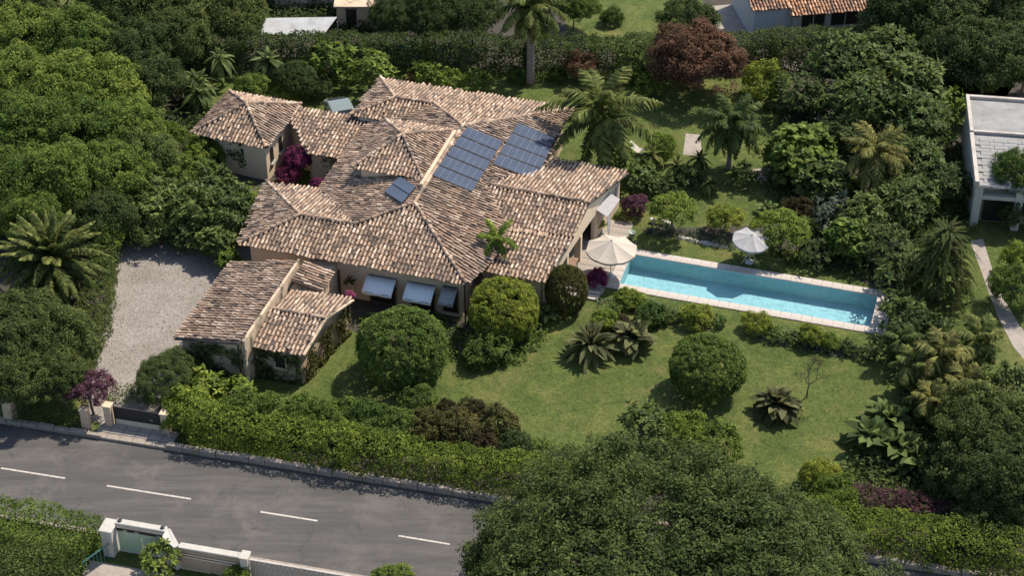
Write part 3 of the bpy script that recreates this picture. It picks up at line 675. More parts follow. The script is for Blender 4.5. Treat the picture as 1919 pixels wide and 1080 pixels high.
def frond_me(name, L, rise, sag, nl, ll, lw, seed=0, hang=.35, vee=.25, t0=.12, tube=.028):
    """a feather-shaped palm frond along +x: arching rib with leaflets on both sides"""
    r = np.random.default_rng(seed); t = np.linspace(t0, 1, nl)
    f = lambda t: np.stack([L*(t-.16*sag*t**2.2), 0*t, L*(rise*t-sag*t**2.1)], -1)
    P = f(t); T = unit(f(np.minimum(t+.01, 1.02))-f(t-.01)); up = unit(np.cross(T, np.array([0, 1., 0]))*-1)
    b = LB(); pr = np.sin(np.pi*np.clip(t*.92+.08, 0, 1))**.6
    for sgn in (-1, 1):
        S = np.array([0, sgn, 0.]); k = len(t)
        D = unit(T*(.55+.35*t[:, None])+S*.9+up*vee+r.normal(size=(k, 3))*.06); Nn = unit(np.cross(D, T)*-sgn+r.normal(size=(k, 3))*.1)
        Nn = np.where(Nn[:, 2:3] < 0, -Nn, Nn)
        Ls = ll*pr*(.9+.2*r.random(k)); b.add(leaf_long(P, Nn, D, Ls, np.full(k, lw), hang))
    mb = MB().tube([tuple(p) for p in f(np.linspace(0, 1, 7))], [tube*L/2.5*(1-.8*i/6) for i in range(7)], 4, False)
    b.add((np.array(mb.v, float), np.array(mb.f))); return b.me(name)
def blade_me(name, L, wd, rise, sag, k=6, fold=.22, tip=.55):
    """one long sword or paddle leaf along +x"""
    v = []
    for i in range(k+1):
        t = i/k; x = L*(t-.15*sag*t*t); z = L*(rise*t-sag*t**2)
        w_ = wd*.5*max(.03, (min(1, .28+t/tip*.72) if t < tip else math.cos((t-tip)/(1-tip)*math.pi/2)**.75))
        v += [(x, w_, z+fold*w_), (x, 0, z), (x, -w_, z+fold*w_)]
    f = []
    for i in range(k):
        a = i*3; f += [(a, a+1, a+4, a+3), (a+1, a+2, a+5, a+4)]
    return mesh(name, v, f, True)
def trunk_me(name, h, r0, r1, limbs=5, spread=1.0, bend=.12, seed=0):
    r = random.Random(seed); b = MB(); k = 5
    pts = [(bend*h*math.sin(i/k*2.2)*.4, bend*h*.3*math.sin(i/k*3), h*i/k) for i in range(k+1)]
    b.tube(pts, [r0+(r1-r0)*i/k for i in range(k+1)], 7)
    for i in range(limbs):
        a = 2*math.pi*i/limbs+r.random(); s = Vector(pts[3+(i % 2)]); e = s+Vector((math.cos(a)*spread, math.sin(a)*spread, spread*(.45+.5*r.random())))
        b.tube([s, s.lerp(e, .5)+Vector((0, 0, .1*spread)), e], [r1*.9, r1*.6, r1*.2], 5)
    return b.me(name, True)
TR = [trunk_me('trunk', 1.0, .075, .05, 6, .55, .15, s) for s in range(3)]
CR = {}
CR['wood'] = [crown('crown', (3, 3, 2.3), 250, .48, 104, .18, .55, -.25, .20, .2, s) for s in (11, 12, 13, 14)]
CR['wood_s'] = [crown('crown', (1.5, 1.5, 1.2), 110, .30, 66, .15, .55, -.4, .2, .2, s) for s in (21, 22, 23)]
CR['oak'] = [crown('crown', (4, 4, 3), 470, .48, 104, .17, .5, -.2, .25, .2, s) for s in (31, 32)]
CR['giant'] = [crown('crown', (9.6, 7.4, 4.6), 1500, .62, 112, .18, .55, -.12, .17, .26, 41)]
CR['box'] = [crown('crown', (2.5, 2.5, 2.2), 1000, .20, 46, .115, .65, -.8, .06, .08, s, up=.6) for s in (51, 52)]
CR['bush'] = [crown('crown', (1, 1, .8), 190, .17, 36, .105, .6, -.5, .18, .15, s) for s in (61, 62, 63)]
CR['ros'] = [crown('crown', (2.4, 2.4, 1.9), 190, .2, 11, .52, .30, -.3, .22, .2, s, kind='ros', droop=.45) for s in (71, 72, 73)]
CR['ros_s'] = [crown('crown', (1.1, 1.1, .9), 70, .12, 11, .36, .32, -.3, .22, .2, s, kind='ros', droop=.4) for s in (81, 82, 83)]
CR['heart'] = [crown('crown', (2, 2, 1.5), 230, .25, 8, .46, .72, -.3, .2, .2, s, kind='ros', droop=.3) for s in (91, 92)]
CR['wisp'] = [crown('crown', (1, 1, .9), 60, .16, 20, .13, .5, -.5, .3, .4, s) for s in (95, 96)]
cnt = {}
def leafy(name, label, cat, px, py, key, mat, r, zc=None, ry=None, flat=1.0, trunk=True, group=None, part='crown'):
    """a tree or bush: px, py = middle of its crown in the photo, r = radius there in photo pixels"""
    zc = zc if zc is not None else 1.0
    p = at(px, py, zc); s = F_PX/((p-cam_o.location).length); rad = r/s
    base = CR[key]; i = cnt.get(key, 0); cnt[key] = i+1; me_ = base[i % len(base)]
    R0 = {'wood': 3, 'wood_s': 1.5, 'oak': 4, 'giant': 9.6, 'box': 2.5, 'bush': 1, 'ros': 2.4, 'ros_s': 1.1, 'heart': 2, 'wisp': 1}[key]
    k = rad/R0; rot = random.uniform(0, 6.28) if key != 'giant' else 0
    t_ = thing(name, label, cat, (p.x, p.y, 0), 0, group)
    obj(part, me_, M[mat], t_, loc=(0, 0, zc), rot=(0, 0, rot), scale=(k, k*(ry or 1), k*flat))
    if trunk: obj('trunk' if zc > 1.6 else 'stem', TR[i % 3], M['bark'], t_, rot=(0, 0, rot), scale=(max(.5, k*1.4), max(.5, k*1.4), zc))
    return t_
def mat_rot(loc, phi, el, roll=0.0, s=1.0):
    return Matrix.Translation(loc) @ Matrix.Rotation(phi, 4, 'Z') @ Matrix.Rotation(-el, 4, 'Y') @ Matrix.Rotation(roll, 4, 'X') @ Matrix.Diagonal((s, s, s, 1))
FR = {}
FR['feather'] = [frond_me('frond', 2.6, .42, .85, 52, .66, .075, s, .45, .15) for s in (1, 2)]+[frond_me('frond', 2.6, .5, .6, 52, .66, .075, 3, .4, .2)]
FR['date'] = [frond_me('frond', 3.0, .30, .62, 84, .40, .085, s, .25, .35) for s in (4, 5)]+[frond_me('frond', 3.0, .30, .42, 84, .40, .085, 6, .2, .4)]
FR['broad'] = [frond_me('frond', 1.7, .45, .80, 20, .62, .12, s, .55, .1, .25) for s in (7, 8)]+[frond_me('frond', 1.7, .45, .55, 20, .62, .12, 9, .5, .15, .25)]
FR['weep'] = [frond_me('frond', 2.4, .55, 1.35, 60, .28, .075, s, .6, -.3, .05, .015) for s in (10, 11)]+[frond_me('frond', 2.4, .6, 1.7, 60, .28, .075, 12, .6, -.3, .05, .015)]
def palm(name, label, px, py, h, kind, n, s, mat='frond', elo=-25, ehi=80, trunk=.16, group=None, lean=0.0, dead=0):
    """px, py = the crown's heart in the photo, h = its height"""
    p = at(px, py, h); t_ = thing(name, label, 'palm', (p.x, p.y, 0), 0, group)
    if trunk:
        b = MB(); k = 12
        pts = [(lean*(i/k-1)**2, 0, h*i/k) for i in range(k+1)]
        b.tube(pts, [trunk*(1.35-.35*min(1, i/3))*(1+.10*(i % 2)) for i in range(k+1)], 9); b.build('trunk', M['palm_bark'], t_, True)
    for i in range(n):
        f = (i+.5)/n; el = math.radians(ehi+(elo-ehi)*f**.8+random.uniform(-6, 6)); phi = i*2.39996+random.uniform(-.15, .15)
        sc = s*(.72+.28*math.sin(math.pi*min(1, f*.8+.2)))*random.uniform(.9, 1.08)
        fm = FR[kind][2 if f < .35 else i % 2]
        obj('frond', fm, M[mat], t_, matrix=mat_rot((0, 0, h+.05*(1-f)), phi, el, random.uniform(-.25, .25), sc))
    for i in range(dead):
        obj('dead_frond', FR[kind][0], M['dry_leaf'], t_, matrix=mat_rot((0, 0, h-.1), random.uniform(0, 6.28), math.radians(-60), 0, s*.6))
    return t_
BL = {}
BL['agave'] = [blade_me('leaf', 1.0, .17, .3, .4, 6, .45), blade_me('leaf', 1.0, .19, .35, .75, 6, .45), blade_me('leaf', 1.0, .16, .3, .15, 6, .45)]
BL['paddle'] = [blade_me('leaf', 1.0, .34, .35, .45, 6, .2, .6), blade_me('leaf', 1.0, .38, .35, .8, 6, .2, .6), blade_me('leaf', 1.0, .32, .35, .3, 6, .2, .6)]
BL['strap'] = [blade_me('leaf', 1.0, .27, .45, .9, 7, .2, .5), blade_me('leaf', 1.0, .29, .45, 1.25, 7, .2, .5), blade_me('leaf', 1.0, .25, .5, .55, 7, .2, .5)]
def rosette(name, label, px, py, kind, n, L, mat, z=.1, elo=0, ehi=75, heads=1, spread=0.0, stem=0.0, cat='plant', group=None):
    """a plant of big leaves: px, py = its middle in the photo"""
    p = at(px, py, z+stem); t_ = thing(name, label, cat, (p.x, p.y, 0), 0, group)
    if stem: 
        for h_ in range(heads):
            b = MB(); a = h_*2.4; e = Vector((math.cos(a)*spread*(h_ > 0), math.sin(a)*spread*(h_ > 0), z+stem*(1-.25*(h_ > 0))))
            b.tube([(0, 0, 0), (e.x*.6, e.y*.6, e.z*.5), e], [.09, .075, .05], 6)
            b.build('stem', M['bark'], t_, True)
    for h_ in range(heads):
        a = h_*2.4; c = Vector((math.cos(a)*spread*(h_ > 0), math.sin(a)*spread*(h_ > 0), z+stem*(1-.25*(h_ > 0))))
        for i in range(n):
            f = (i+.5)/n; el = math.radians(ehi+(elo-ehi)*f+random.uniform(-7, 7))
            obj('leaf', BL[kind][2 if f < .3 else i % 2], M[mat], t_, matrix=mat_rot(c, i*2.39996+random.uniform(-.2, .2), el, random.uniform(-.3, .3), L*(.7+.35*f)*random.uniform(.85, 1.1)))
    return t_
def hedge(label, poly, w_, h, mat='leaf_hedge', dens=95, leaf=.15, name='hedge', cat='hedge', group=None, stems=True, **k):
    p0 = Vector(poly[0]); lp = [Vector(p)-p0 for p in poly]; p0.z = 0
    t_ = thing(name, label, cat, p0, 0, group)
    obj('foliage', leaf_box([(v.x, v.y, 0) for v in lp], w_, h, dens, leaf, **k).me('foliage'), M[mat], t_)
    # the dense twiggy inside of a clipped hedge
    b = MB(); rr = random.Random(5)
    for p, q in zip(lp[:-1], lp[1:]):
        L = (q-p).length; d = (q-p).normalized(); nn = Vector((-d.y, d.x, 0))
        for i in range(int(L*1.2)):
            c = p+d*rr.random()*L+nn*(rr.random()-.5)*w_*.7
            e = c+Vector((rr.uniform(-.3, .3), rr.uniform(-.3, .3), h*.9)); b.tube([(c.x, c.y, 0), e], [.03, .01], 4, False)
    tag(b.build('stem', M['twig'], t_), kind='stuff')
    return t_
def ground_cover(label, pts, n, leaf, mat, h=.25, name='ground_cover'):
    """low plants scattered in a bed, beyond counting"""
    b = LB(); P = [Vector(p) for p in pts]
    xs = [p.x for p in P]; ys = [p.y for p in P]; pol = [(p.x, p.y) for p in P]; out = []
    while len(out) < n:
        x, y = rng.uniform(min(xs), max(xs)), rng.uniform(min(ys), max(ys))
        if inpoly(x, y, pol): out.append((x, y))
    C = np.array(out); m = 14; k = np.repeat(np.arange(n), m); hh = h*(.5+.9*rng.random(n))[k]
    q = rdir(len(k)); q[:, 2] = np.abs(q[:, 2]); Q = np.concatenate([C, np.zeros((n, 1))], 1)[k]+q*np.stack([hh*.9, hh*.9, hh], -1)
    L = leaf*(.6+.8*rng.random(len(k))); b.add(leaf_quads(Q, q+np.array([0, 0, .5])+rng.normal(size=q.shape)*.3, q+rng.normal(size=q.shape)*.6, L, L*.5))
    o = obj(name, b.me(name), M[mat]); return tag(o, label, kind='stuff')
# ------------------------------------------------------------------ trees of the wood on the left
gw_ = 'trees of the dense wood left of the villa'
wood = [  # px, py, radius, z, leaf, label
 (25, 25, 75, 3.4, 'leaf_dark', 'dark tree in the top left corner of the wood'),
 (120, 10, 75, 3.4, 'leaf_dark', 'dark tree at the top edge, second from the left corner'),
 (215, 25, 78, 3.4, 'leaf_dark', 'dark tree at the top edge behind the light green wood'),
 (310, 20, 80, 3.6, 'leaf_oak', 'olive tree at the top edge above the end of the back hedge'),
 (330, 75, 65, 3.0, 'leaf_oak', 'olive green tree standing against the left end of the back hedge'),
 (50, 85, 78, 3.3, 'leaf_wood', 'light green tree at the upper left edge, in front of the dark corner trees'),
 (150, 95, 80, 3.4, 'leaf_wood', 'light green tree in the upper middle of the wood'),
 (245, 100, 70, 3.2, 'leaf_dark', 'dark green tree in the upper right of the wood'),
 (20, 165, 75, 3.2, 'leaf_wood', 'light green tree on the left edge at the height of the villa tower'),
 (105, 175, 80, 3.4, 'leaf_wood', 'light green tree in the heart of the wood'),
 (195, 180, 75, 3.3, 'leaf_wood', 'light green tree right of the heart of the wood'),
 (275, 155, 62, 2.9, 'leaf_dark', 'dark blue green tree left of the big strap leaved plant'),
 (55, 255, 80, 3.3, 'leaf_wood', 'light green tree on the left edge below the tower level'),
 (150, 260, 80, 3.4, 'leaf_wood', 'light green tree in the middle of the lower wood'),
 (235, 250, 70, 3.0, 'leaf_wood', 'light green tree nearest the round bush beside the tower'),
 (25, 340, 75, 3.1, 'leaf_wood', 'light green tree on the left edge above the date palm'),
 (115, 345, 78, 3.2, 'leaf_wood', 'light green tree above the top of the date palm'),
 (200, 335, 72, 3.1, 'leaf_wood', 'light green tree behind the gravel driveway, left of the hazier bushes'),
 (275, 300, 60, 2.4, 'leaf_jungle', 'mid green tree left of the tower wall'),
 (60, 405, 60, 2.6, 'leaf_wood', 'light green tree touching the top left of the date palm'),
 (200, 410, 58, 2.2, 'leaf_dark', 'dark tree above the top end of the driveway hedge')]
for px, py, r, z, mt, lab in wood: leafy('tree', lab, 'tree', px, py, 'wood', mt, r, z, group=gw_)
# shrubbery between the wood, the driveway and the villa
for px, py, r, key, mt, z, lab in (
 (322, 258, 30, 'wood_s', 'leaf_bright', 1.4, 'round bright bush between the wood and the tower roof'),
 (385, 285, 36, 'wood_s', 'leaf_bright', 1.6, 'light green bush climbing at the left corner of the tower'),
 (340, 330, 42, 'wood_s', 'leaf_wood', 1.5, 'bush below the left tower corner, next to the wood'),
 (290, 385, 58, 'ros', 'leaf_jungle', 1.7, 'broad leaved shrub shading the top left of the driveway'),
 (355, 395, 60, 'ros', 'leaf_jungle', 1.8, 'broad leaved shrub shading the top middle of the driveway'),
 (425, 400, 58, 'ros', 'leaf_jungle', 1.8, 'broad leaved shrub touching the left roof eave of the villa'),
 (395, 345, 40, 'ros_s', 'leaf_jungle', 1.3, 'small broad leaved shrub below the tower wall'),
 (460, 375, 34, 'ros_s', 'leaf_bright', 1.7, 'bright broad leaved shrub against the rear left roof corner'),
 (405, 455, 36, 'heart', 'leaf_jungle', 1.2, 'large leaved shrub where the driveway meets the villa wall'),
 (430, 490, 24, 'heart', 'leaf_bright', .8, 'small banana leaved plant at the top corner of the garage roof'),
 (345, 440, 34, 'ros_s', 'leaf_dark', 1.0, 'dark shrub leaning over the shaded gravel'),
 (275, 440, 34, 'ros_s', 'leaf_dark', 1.0, 'dark shrub at the top left end of the gravel')):
    leafy('shrub', lab, 'shrub', px, py, key, mt, r, z, group='shrubs between the driveway and the villa')
# lower left: date palm, leafy tree, hedge along the drive
palm('date_palm', 'large date palm with a dense fountain of long arching fronds beside the driveway', 95, 492, 2.7, 'date', 96, 1.28, 'frond', -38, 84, .3)
for px, py, r, z, lab in ((35, 620, 80, 2.9, 'olive green tree on the left edge under the date palm'), (110, 640, 70, 2.8, 'olive green tree between the date palm and the gravel drive'),
                          (40, 710, 62, 2.4, 'olive green tree over the left gate pillar by the road'), (110, 705, 50, 2.3, 'olive green tree beside the purple bush at the gate')):
    leafy('tree', lab, 'tree', px, py, 'wood', 'leaf_oak', r, z, group='olive green trees at the roadside left of the gate')
leafy('shrub', 'bright green shrub at the top of the driveway hedge', 'shrub', 190, 440, 'wood_s', 'leaf_bright', 36, 1.8)
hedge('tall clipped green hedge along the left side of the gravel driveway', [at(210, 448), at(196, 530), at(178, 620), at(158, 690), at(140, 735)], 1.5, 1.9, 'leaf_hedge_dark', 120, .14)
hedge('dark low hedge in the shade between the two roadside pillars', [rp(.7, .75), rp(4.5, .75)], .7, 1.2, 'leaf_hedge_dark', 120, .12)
hedge('narrow bright hedge just inside the entrance gate', [at(205, 745), at(262, 748)], .6, .7, 'leaf_hedge', 130, .12)
# ------------------------------------------------------------------ hedges along the road and at the back
hedge('long clipped hedge behind the kerb wall, from the gate to the big tree', [rp(11.2, 1.4), rp(20, 1.3), rp(35, 1.25)], 1.9, 2.0, 'leaf_hedge', 150, .15)
hedge('clipped hedge at the lower right, beyond the big tree', [rp(44.0, 1.5), rp(52, 1.4), rp(66, 1.4)], 2.3, 1.8, 'leaf_hedge', 150, .15)
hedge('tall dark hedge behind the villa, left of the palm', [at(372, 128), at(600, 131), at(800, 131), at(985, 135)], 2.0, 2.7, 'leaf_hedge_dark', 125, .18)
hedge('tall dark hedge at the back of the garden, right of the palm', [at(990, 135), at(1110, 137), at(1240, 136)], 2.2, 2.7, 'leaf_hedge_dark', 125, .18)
hedge('uneven dark hedge in front of the white house at the top right', [at(1240, 125), at(1450, 118), at(1640, 106)], 2.2, 2.3, 'leaf_oak', 120, .18)
hedge('broad clipped hedge at the bottom left, across the road', [rp(-3, -8.2), rp(9.4, -8.7)], 3.0, 1.6, 'leaf_hedge', 130, .15)
hedge('darker hedge row in front of it in the bottom left corner', [rp(-2, -10.5), rp(9.4, -10.9)], 2.8, 1.4, 'leaf_oak', 130, .15)
# ------------------------------------------------------------------ shrub belt behind the road hedge
gb = 'shrubs in the belt behind the road hedge'
for px, py, r, key, mt, z, lab in (
 (315, 708, 58, 'oak', 'leaf_dark', 1.3, 'dark rounded shrub beside the entrance gate, at the foot of the gravel'),
 (355, 770, 48, 'wood_s', 'leaf_bright', 1.2, 'bright shrub at the left end of the road hedge'),
 (378, 740, 42, 'ros_s', 'leaf_bright', 1.0, 'bright large leaved shrub in front of the garage corner'),
 (436, 742, 38, 'ros_s', 'leaf_bright', .8, 'bright large leaved shrub under the garage downpipe'),
 (455, 775, 42, 'wood_s', 'leaf_wood', 1.1, 'mid green shrub between the bright shrubs and the hedge'),
 (510, 776, 42, 'wood_s', 'leaf_wood', 1.1, 'mid green shrub below the garage window'),
 (570, 778, 42, 'wood_s', 'leaf_wood', 1.1, 'mid green shrub at the lawn corner by the garage'),
 (630, 784, 42, 'wood_s', 'leaf_wood', 1.1, 'mid green shrub below the lawn strip beside the big ball bush'),
 (690, 788, 42, 'wood_s', 'leaf_box', 1.1, 'dark green shrub below the shadow of the big ball bush'),
 (785, 750, 31, 'bush', 'leaf_box', .9, 'small round shrub on the lawn edge right of the big ball bush'),
 (745, 800, 40, 'wood_s', 'leaf_box', .9, 'green shrub below the small round shrub'),
 (800, 800, 36, 'bush', 'leaf_olive', .8, 'olive shrub left of the brownish mounds'),
 (838, 770, 22, 'bush', 'leaf_brownolive', .6, 'small brownish mound, leftmost on the lawn edge'),
 (885, 770, 26, 'bush', 'leaf_brownolive', .6, 'small brownish mound right of the first on the lawn edge'),
 (862, 805, 40, 'bush', 'leaf_olive', .8, 'large brownish green mound shrub'),
 (935, 800, 42, 'bush', 'leaf_olive', .8, 'wide olive mound shrub under the edge of the big tree'),
 (900, 840, 34, 'bush', 'leaf_brownolive', .7, 'brownish shrub between the mounds and the hedge'),
 (960, 835, 34, 'bush', 'leaf_dark', .7, 'dark shrub where the hedge meets the big tree')):
    leafy('shrub', lab, 'shrub', px, py, key, mt, r, z, flat=.95, group=gb)
# ------------------------------------------------------------------ the big tree in front and neighbours
leafy('broadleaf_tree', 'huge dark green tree spreading over the lower right of the picture', 'tree', 1255, 1110, 'giant', 'leaf_oak', 375, 2.9, flat=.90)
giant = bpy.data.objects['broadleaf_tree']; b = MB(); rr = random.Random(4)
for i in range(26):
    a = rr.uniform(0, 6.28); q = rr.uniform(.25, .93); e = Vector((9.4*q*math.cos(a), 7.2*q*math.sin(a), 2.9+4.3*math.sqrt(1-q*q)*rr.uniform(.9, 1.06)))
    s_ = e*.55; s_.z = 2.6
    md = s_.lerp(e, .55)+Vector((rr.uniform(-.4, .4), rr.uniform(-.4, .4), .3)); b.tube([s_, md, e], [.10, .06, .015], 5, False)
    for k in range(3):
        f_ = md.lerp(e, rr.uniform(.2, .8)); b.tube([f_, f_+Vector((rr.uniform(-.9, .9), rr.uniform(-.9, .9), rr.uniform(.1, .6)))], [.03, .008], 4, False)
b.build('branch', M['palm_bark'], giant, True)
leafy('tree', 'dark tree at the lower left fringe of the huge tree, over the road', 'tree', 1000, 1075, 'oak', 'leaf_oak', 105, 2.4)
leafy('tree', 'dark tree at the lower right fringe of the huge tree', 'tree', 1500, 1060, 'oak', 'leaf_oak', 110, 2.4)
for px, py, r, key, mt, z, lab in (
 (1205, 795, 42, 'ros_s', 'leaf_jungle', 1.2, 'large leaved shrub on the lawn edge above the huge tree'),
 (1280, 808, 40, 'wood_s', 'leaf_bright', 1.3, 'bright shrub on the lawn edge beside the large leaved one'),
 (1345, 830, 42, 'wood_s', 'leaf_wood', 1.3, 'green shrub at the right shoulder of the huge tree'),
 (1535, 890, 34, 'wood_s', 'leaf_yellow', .9, 'yellow green shrub at the bottom of the lawn beside the paddle leaves'),
 (1565, 930, 40, 'wood_s', 'leaf_bright', 1.0, 'bright green shrub left of the purple flowering hedge')):
    leafy('shrub', lab, 'shrub', px, py, key, mt, r, z)
hedge('low purple flowering hedge at the bottom right', [at(1595, 945), at(1690, 955), at(1775, 975)], 1.3, .9, 'petal_dull', 130, .13, name='flowering_hedge')
for px, py, r, key, mt, z, lab in (
 (1855, 800, 85, 'wood', 'leaf_oak', 2.6, 'dense tree on the right edge below the fan palms'),
 (1880, 900, 80, 'wood', 'leaf_dark', 2.5, 'dark tree on the right edge above the lower hedge'),
 (1790, 880, 55, 'wood_s', 'leaf_dark', 1.4, 'dark shrub between the paddle leaved plants and the edge trees'),
 (1840, 985, 50, 'wood_s', 'leaf_oak', 1.2, 'olive shrub behind the lower right hedge'),
 (1905, 720, 40, 'ros_s', 'leaf_dark', 1.2, 'dark shrub at the right edge below the path')):
    leafy('tree' if r > 60 else 'shrub', lab, 'tree' if r > 60 else 'shrub', px, py, key, mt, r, z)
# ------------------------------------------------------------------ clipped bushes and small trees on the lawn
leafy('ball_bush', 'largest round clipped bush on the lawn, in front of the awnings', 'bush', 757, 652, 'box', 'leaf_box', 84, 2.0, flat=.98)
leafy('ball_bush', 'round dark clipped bush standing alone on the right of the lawn', 'bush', 1327, 690, 'box', 'leaf_box', 70, 1.75, flat=.92)
leafy('bush', 'big yellow green rounded bush at the front roof corner', 'bush', 942, 582, 'box', 'leaf_yellow', 66, 1.7, flat=1.0)
leafy('conifer', 'dark olive egg shaped bush between the pool terrace and the roof', 'bush', 1060, 545, 'box', 'leaf_olive', 39, 1.5, flat=1.5)
leafy('bush', 'low dark dome bush below the yellow green one', 'bush', 912, 655, 'bush', 'leaf_box', 45, .65, flat=.85)
gs_ = 'small round topped trees on the back lawn'
leafy('small_tree', 'yellow green umbrella shaped little tree near the terrace', 'tree', 1263, 392, 'wood_s', 'leaf_bright', 40, 1.9, flat=.72, group=gs_)
leafy('small_tree', 'smallest yellow green bush tree in the middle of the back lawn', 'tree', 1360, 408, 'wood_s', 'leaf_yellow', 32, 1.2, flat=.72, group=gs_)
leafy('small_tree', 'yellow green little tree right of the tilted grey parasol', 'tree', 1466, 428, 'wood_s', 'leaf_bright', 46, 1.9, flat=.72, group=gs_)
for px, py, r, key, mt, z, lab in (
 (1305, 592, 29, 'bush', 'leaf_yellow', .6, 'round yellow green bush in the middle below the pool'),
 (1420, 605, 26, 'bush', 'leaf_yellow', .6, 'yellow green bush at the left end of the silver bed'),
 (1522, 628, 24, 'bush', 'leaf_yellow', .7, 'yellow green bush inside the silver bed'),
 (1555, 640, 18, 'bush', 'leaf_bright', .5, 'little bright bush at the right side of the silver bed'),
 (1180, 560, 25, 'bush', 'leaf_bright', .5, 'bright mound nearest the pool corner'),
 (1220, 592, 32, 'bush', 'leaf_box', .45, 'low spreading green mound behind the dark agaves'),
 (1160, 608, 22, 'bush', 'leaf_brownolive', .4, 'brownish tuft between the agaves and the mounds'),
 (1132, 600, 24, 'bush', 'leaf_bright', .6, 'small leafy bush behind the left agave')):
    leafy('bush', lab, 'bush', px, py, key, mt, r, z, flat=.8, trunk=False)
# beds of low silver plants
ground_cover('silver grey low plants along the bed below the pool', [at(1385, 622), at(1440, 618), at(1560, 640), at(1620, 668), at(1560, 668), at(1450, 645)], 150, .16, 'leaf_silver', .28)
for px, py, r, mt, lab in ((1345, 602, 15, 'leaf_box', 'small dark plant right of the middle yellow green bush'), (1262, 592, 16, 'leaf_jungle', 'small leafy plant left of the middle yellow green bush'), (1455, 628, 17, 'leaf_box', 'small green plant in the silver bed, left part'), (1490, 634, 16, 'leaf_jungle', 'small green plant in the silver bed beside the yellow bush'), (1590, 652, 17, 'leaf_dark', 'dark small plant in the right part of the silver bed'), (1625, 662, 18, 'leaf_dark', 'dark small plant at the right end of the silver bed'), (1205, 570, 16, 'leaf_jungle', 'small leafy plant between the mounds at the pool corner'), (1150, 580, 15, 'leaf_box', 'small green plant behind the agave pair')):
    leafy('bush', lab, 'bush', px, py, 'ros_s', mt, r, .35, flat=.8, trunk=False)
ground_cover('silver grey low plants near the pool corner', [at(1120, 565), at(1200, 562), at(1275, 590), at(1270, 605), at(1200, 582), at(1125, 578)], 70, .16, 'leaf_silver', .24)
ground_cover('silver grey low plants in the bed behind the pool', [at(1208, 432), at(1250, 420), at(1380, 455), at(1370, 470), at(1290, 452), at(1215, 440)], 120, .15, 'leaf_silver', .28)
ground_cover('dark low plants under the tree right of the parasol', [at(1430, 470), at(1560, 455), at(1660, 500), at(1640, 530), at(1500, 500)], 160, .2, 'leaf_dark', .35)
ground_cover('mixed low plants at the foot of the front bushes', [at(650, 590), at(700, 640), at(870, 680), at(900, 690), at(990, 680), at(1040, 610), at(1000, 600), at(880, 600)], 330, .2, 'leaf_box', .4)
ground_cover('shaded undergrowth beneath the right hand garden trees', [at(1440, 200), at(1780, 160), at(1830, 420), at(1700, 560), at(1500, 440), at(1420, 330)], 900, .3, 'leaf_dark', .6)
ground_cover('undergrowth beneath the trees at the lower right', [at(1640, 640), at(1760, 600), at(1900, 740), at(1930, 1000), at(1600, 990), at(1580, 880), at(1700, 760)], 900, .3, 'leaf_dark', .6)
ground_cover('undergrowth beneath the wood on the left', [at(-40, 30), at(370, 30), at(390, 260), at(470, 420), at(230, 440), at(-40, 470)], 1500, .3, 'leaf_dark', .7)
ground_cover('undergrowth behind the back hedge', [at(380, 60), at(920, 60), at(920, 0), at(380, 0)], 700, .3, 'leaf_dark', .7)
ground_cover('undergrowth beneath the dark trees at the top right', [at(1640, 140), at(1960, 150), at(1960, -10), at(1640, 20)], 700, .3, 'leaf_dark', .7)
ground_cover('shrubby ground cover in the road side belt', [rp(12, 3), rp(44, 2.6), rp(44, 4.4), rp(30, 5.4), rp(20, 5.0), rp(13, 4.6)], 700, .2, 'leaf_box', .4)
# ------------------------------------------------------------------ big leaved plants
rosette('agave', 'dark bronze agave, left of the pair on the lawn', 1108, 652, 'agave', 62, 2.15, 'blade', .45, -2, 80, cat='agave')
rosette('paddle_plant', 'bronze green broad leaved plant, right of the agave on the lawn', 1190, 640, 'paddle', 30, 1.7, 'blade', .55, -2, 78, heads=2, spread=.3)
rosette('paddle_plant', 'grey green paddle leaved plant beside the bare shrub on the right lawn', 1462, 765, 'paddle', 36, 1.6, 'blade', .5, -5, 80, heads=2, spread=.35)
rosette('strap_plant', 'pale striped leaved plant right of the yellow green bush', 1025, 590, 'paddle', 20, .95, 'blade_green', .5, 0, 80, heads=2, spread=.3)
rosette('strap_plant', 'large strap leaved tree above the tower roof, nearest the wood', 372, 155, 'strap', 20, 1.75, 'blade_green', .2, -30, 70, heads=3, spread=1.0, stem=1.6)
rosette('strap_plant', 'smaller strap leaved plant on the same tall stem group, higher up by the hedge', 412, 112, 'strap', 24, 1.6, 'blade_green', .2, -30, 70, heads=1, stem=1.9)
rosette('strap_plant', 'strap leaved plant in front of the back hedge', 503, 118, 'strap', 32, 1.75, 'blade_green', .2, -20, 75, heads=1, stem=1.4)
gp = 'dark paddle leaved plants at the lower right of the lawn'
for px, py, lab in ((1640, 830, 'leftmost dark paddle leaved plant at the lower right lawn edge'), (1690, 850, 'middle dark paddle leaved plant above the purple hedge'), (1735, 875, 'rightmost dark paddle leaved plant above the purple hedge'), (1670, 795, 'upper dark paddle leaved plant under the fan palms')):
    rosette('paddle_plant', lab, px, py, 'paddle', 18, 1.75, 'frond_dark', .5, 5, 78, heads=2, spread=.5, group=gp)
gq = 'strap leaved plants in the bed between the gable and the drooping palm'
for px, py, L_, st, lab in ((1222, 292, 1.25, .9, 'strap leaved plant nearest the overhanging palm'), (1268, 312, 1.3, 1.0, 'strap leaved plant in the middle of the dark bed by the gable'), (1212, 350, 1.1, .6, 'lowest strap leaved plant, next to the dark purple shrub'), (1310, 300, 1.1, .8, 'strap leaved plant beside the pale slab'), (1330, 345, 1.0, .5, 'strap leaved plant at the foot of the drooping palm')):
    rosette('strap_plant', lab, px, py, 'strap', 26, L_, 'frond', .2, -25, 72, stem=st, group=gq)
gk = 'low leafy plants along the right side of the back lawn'
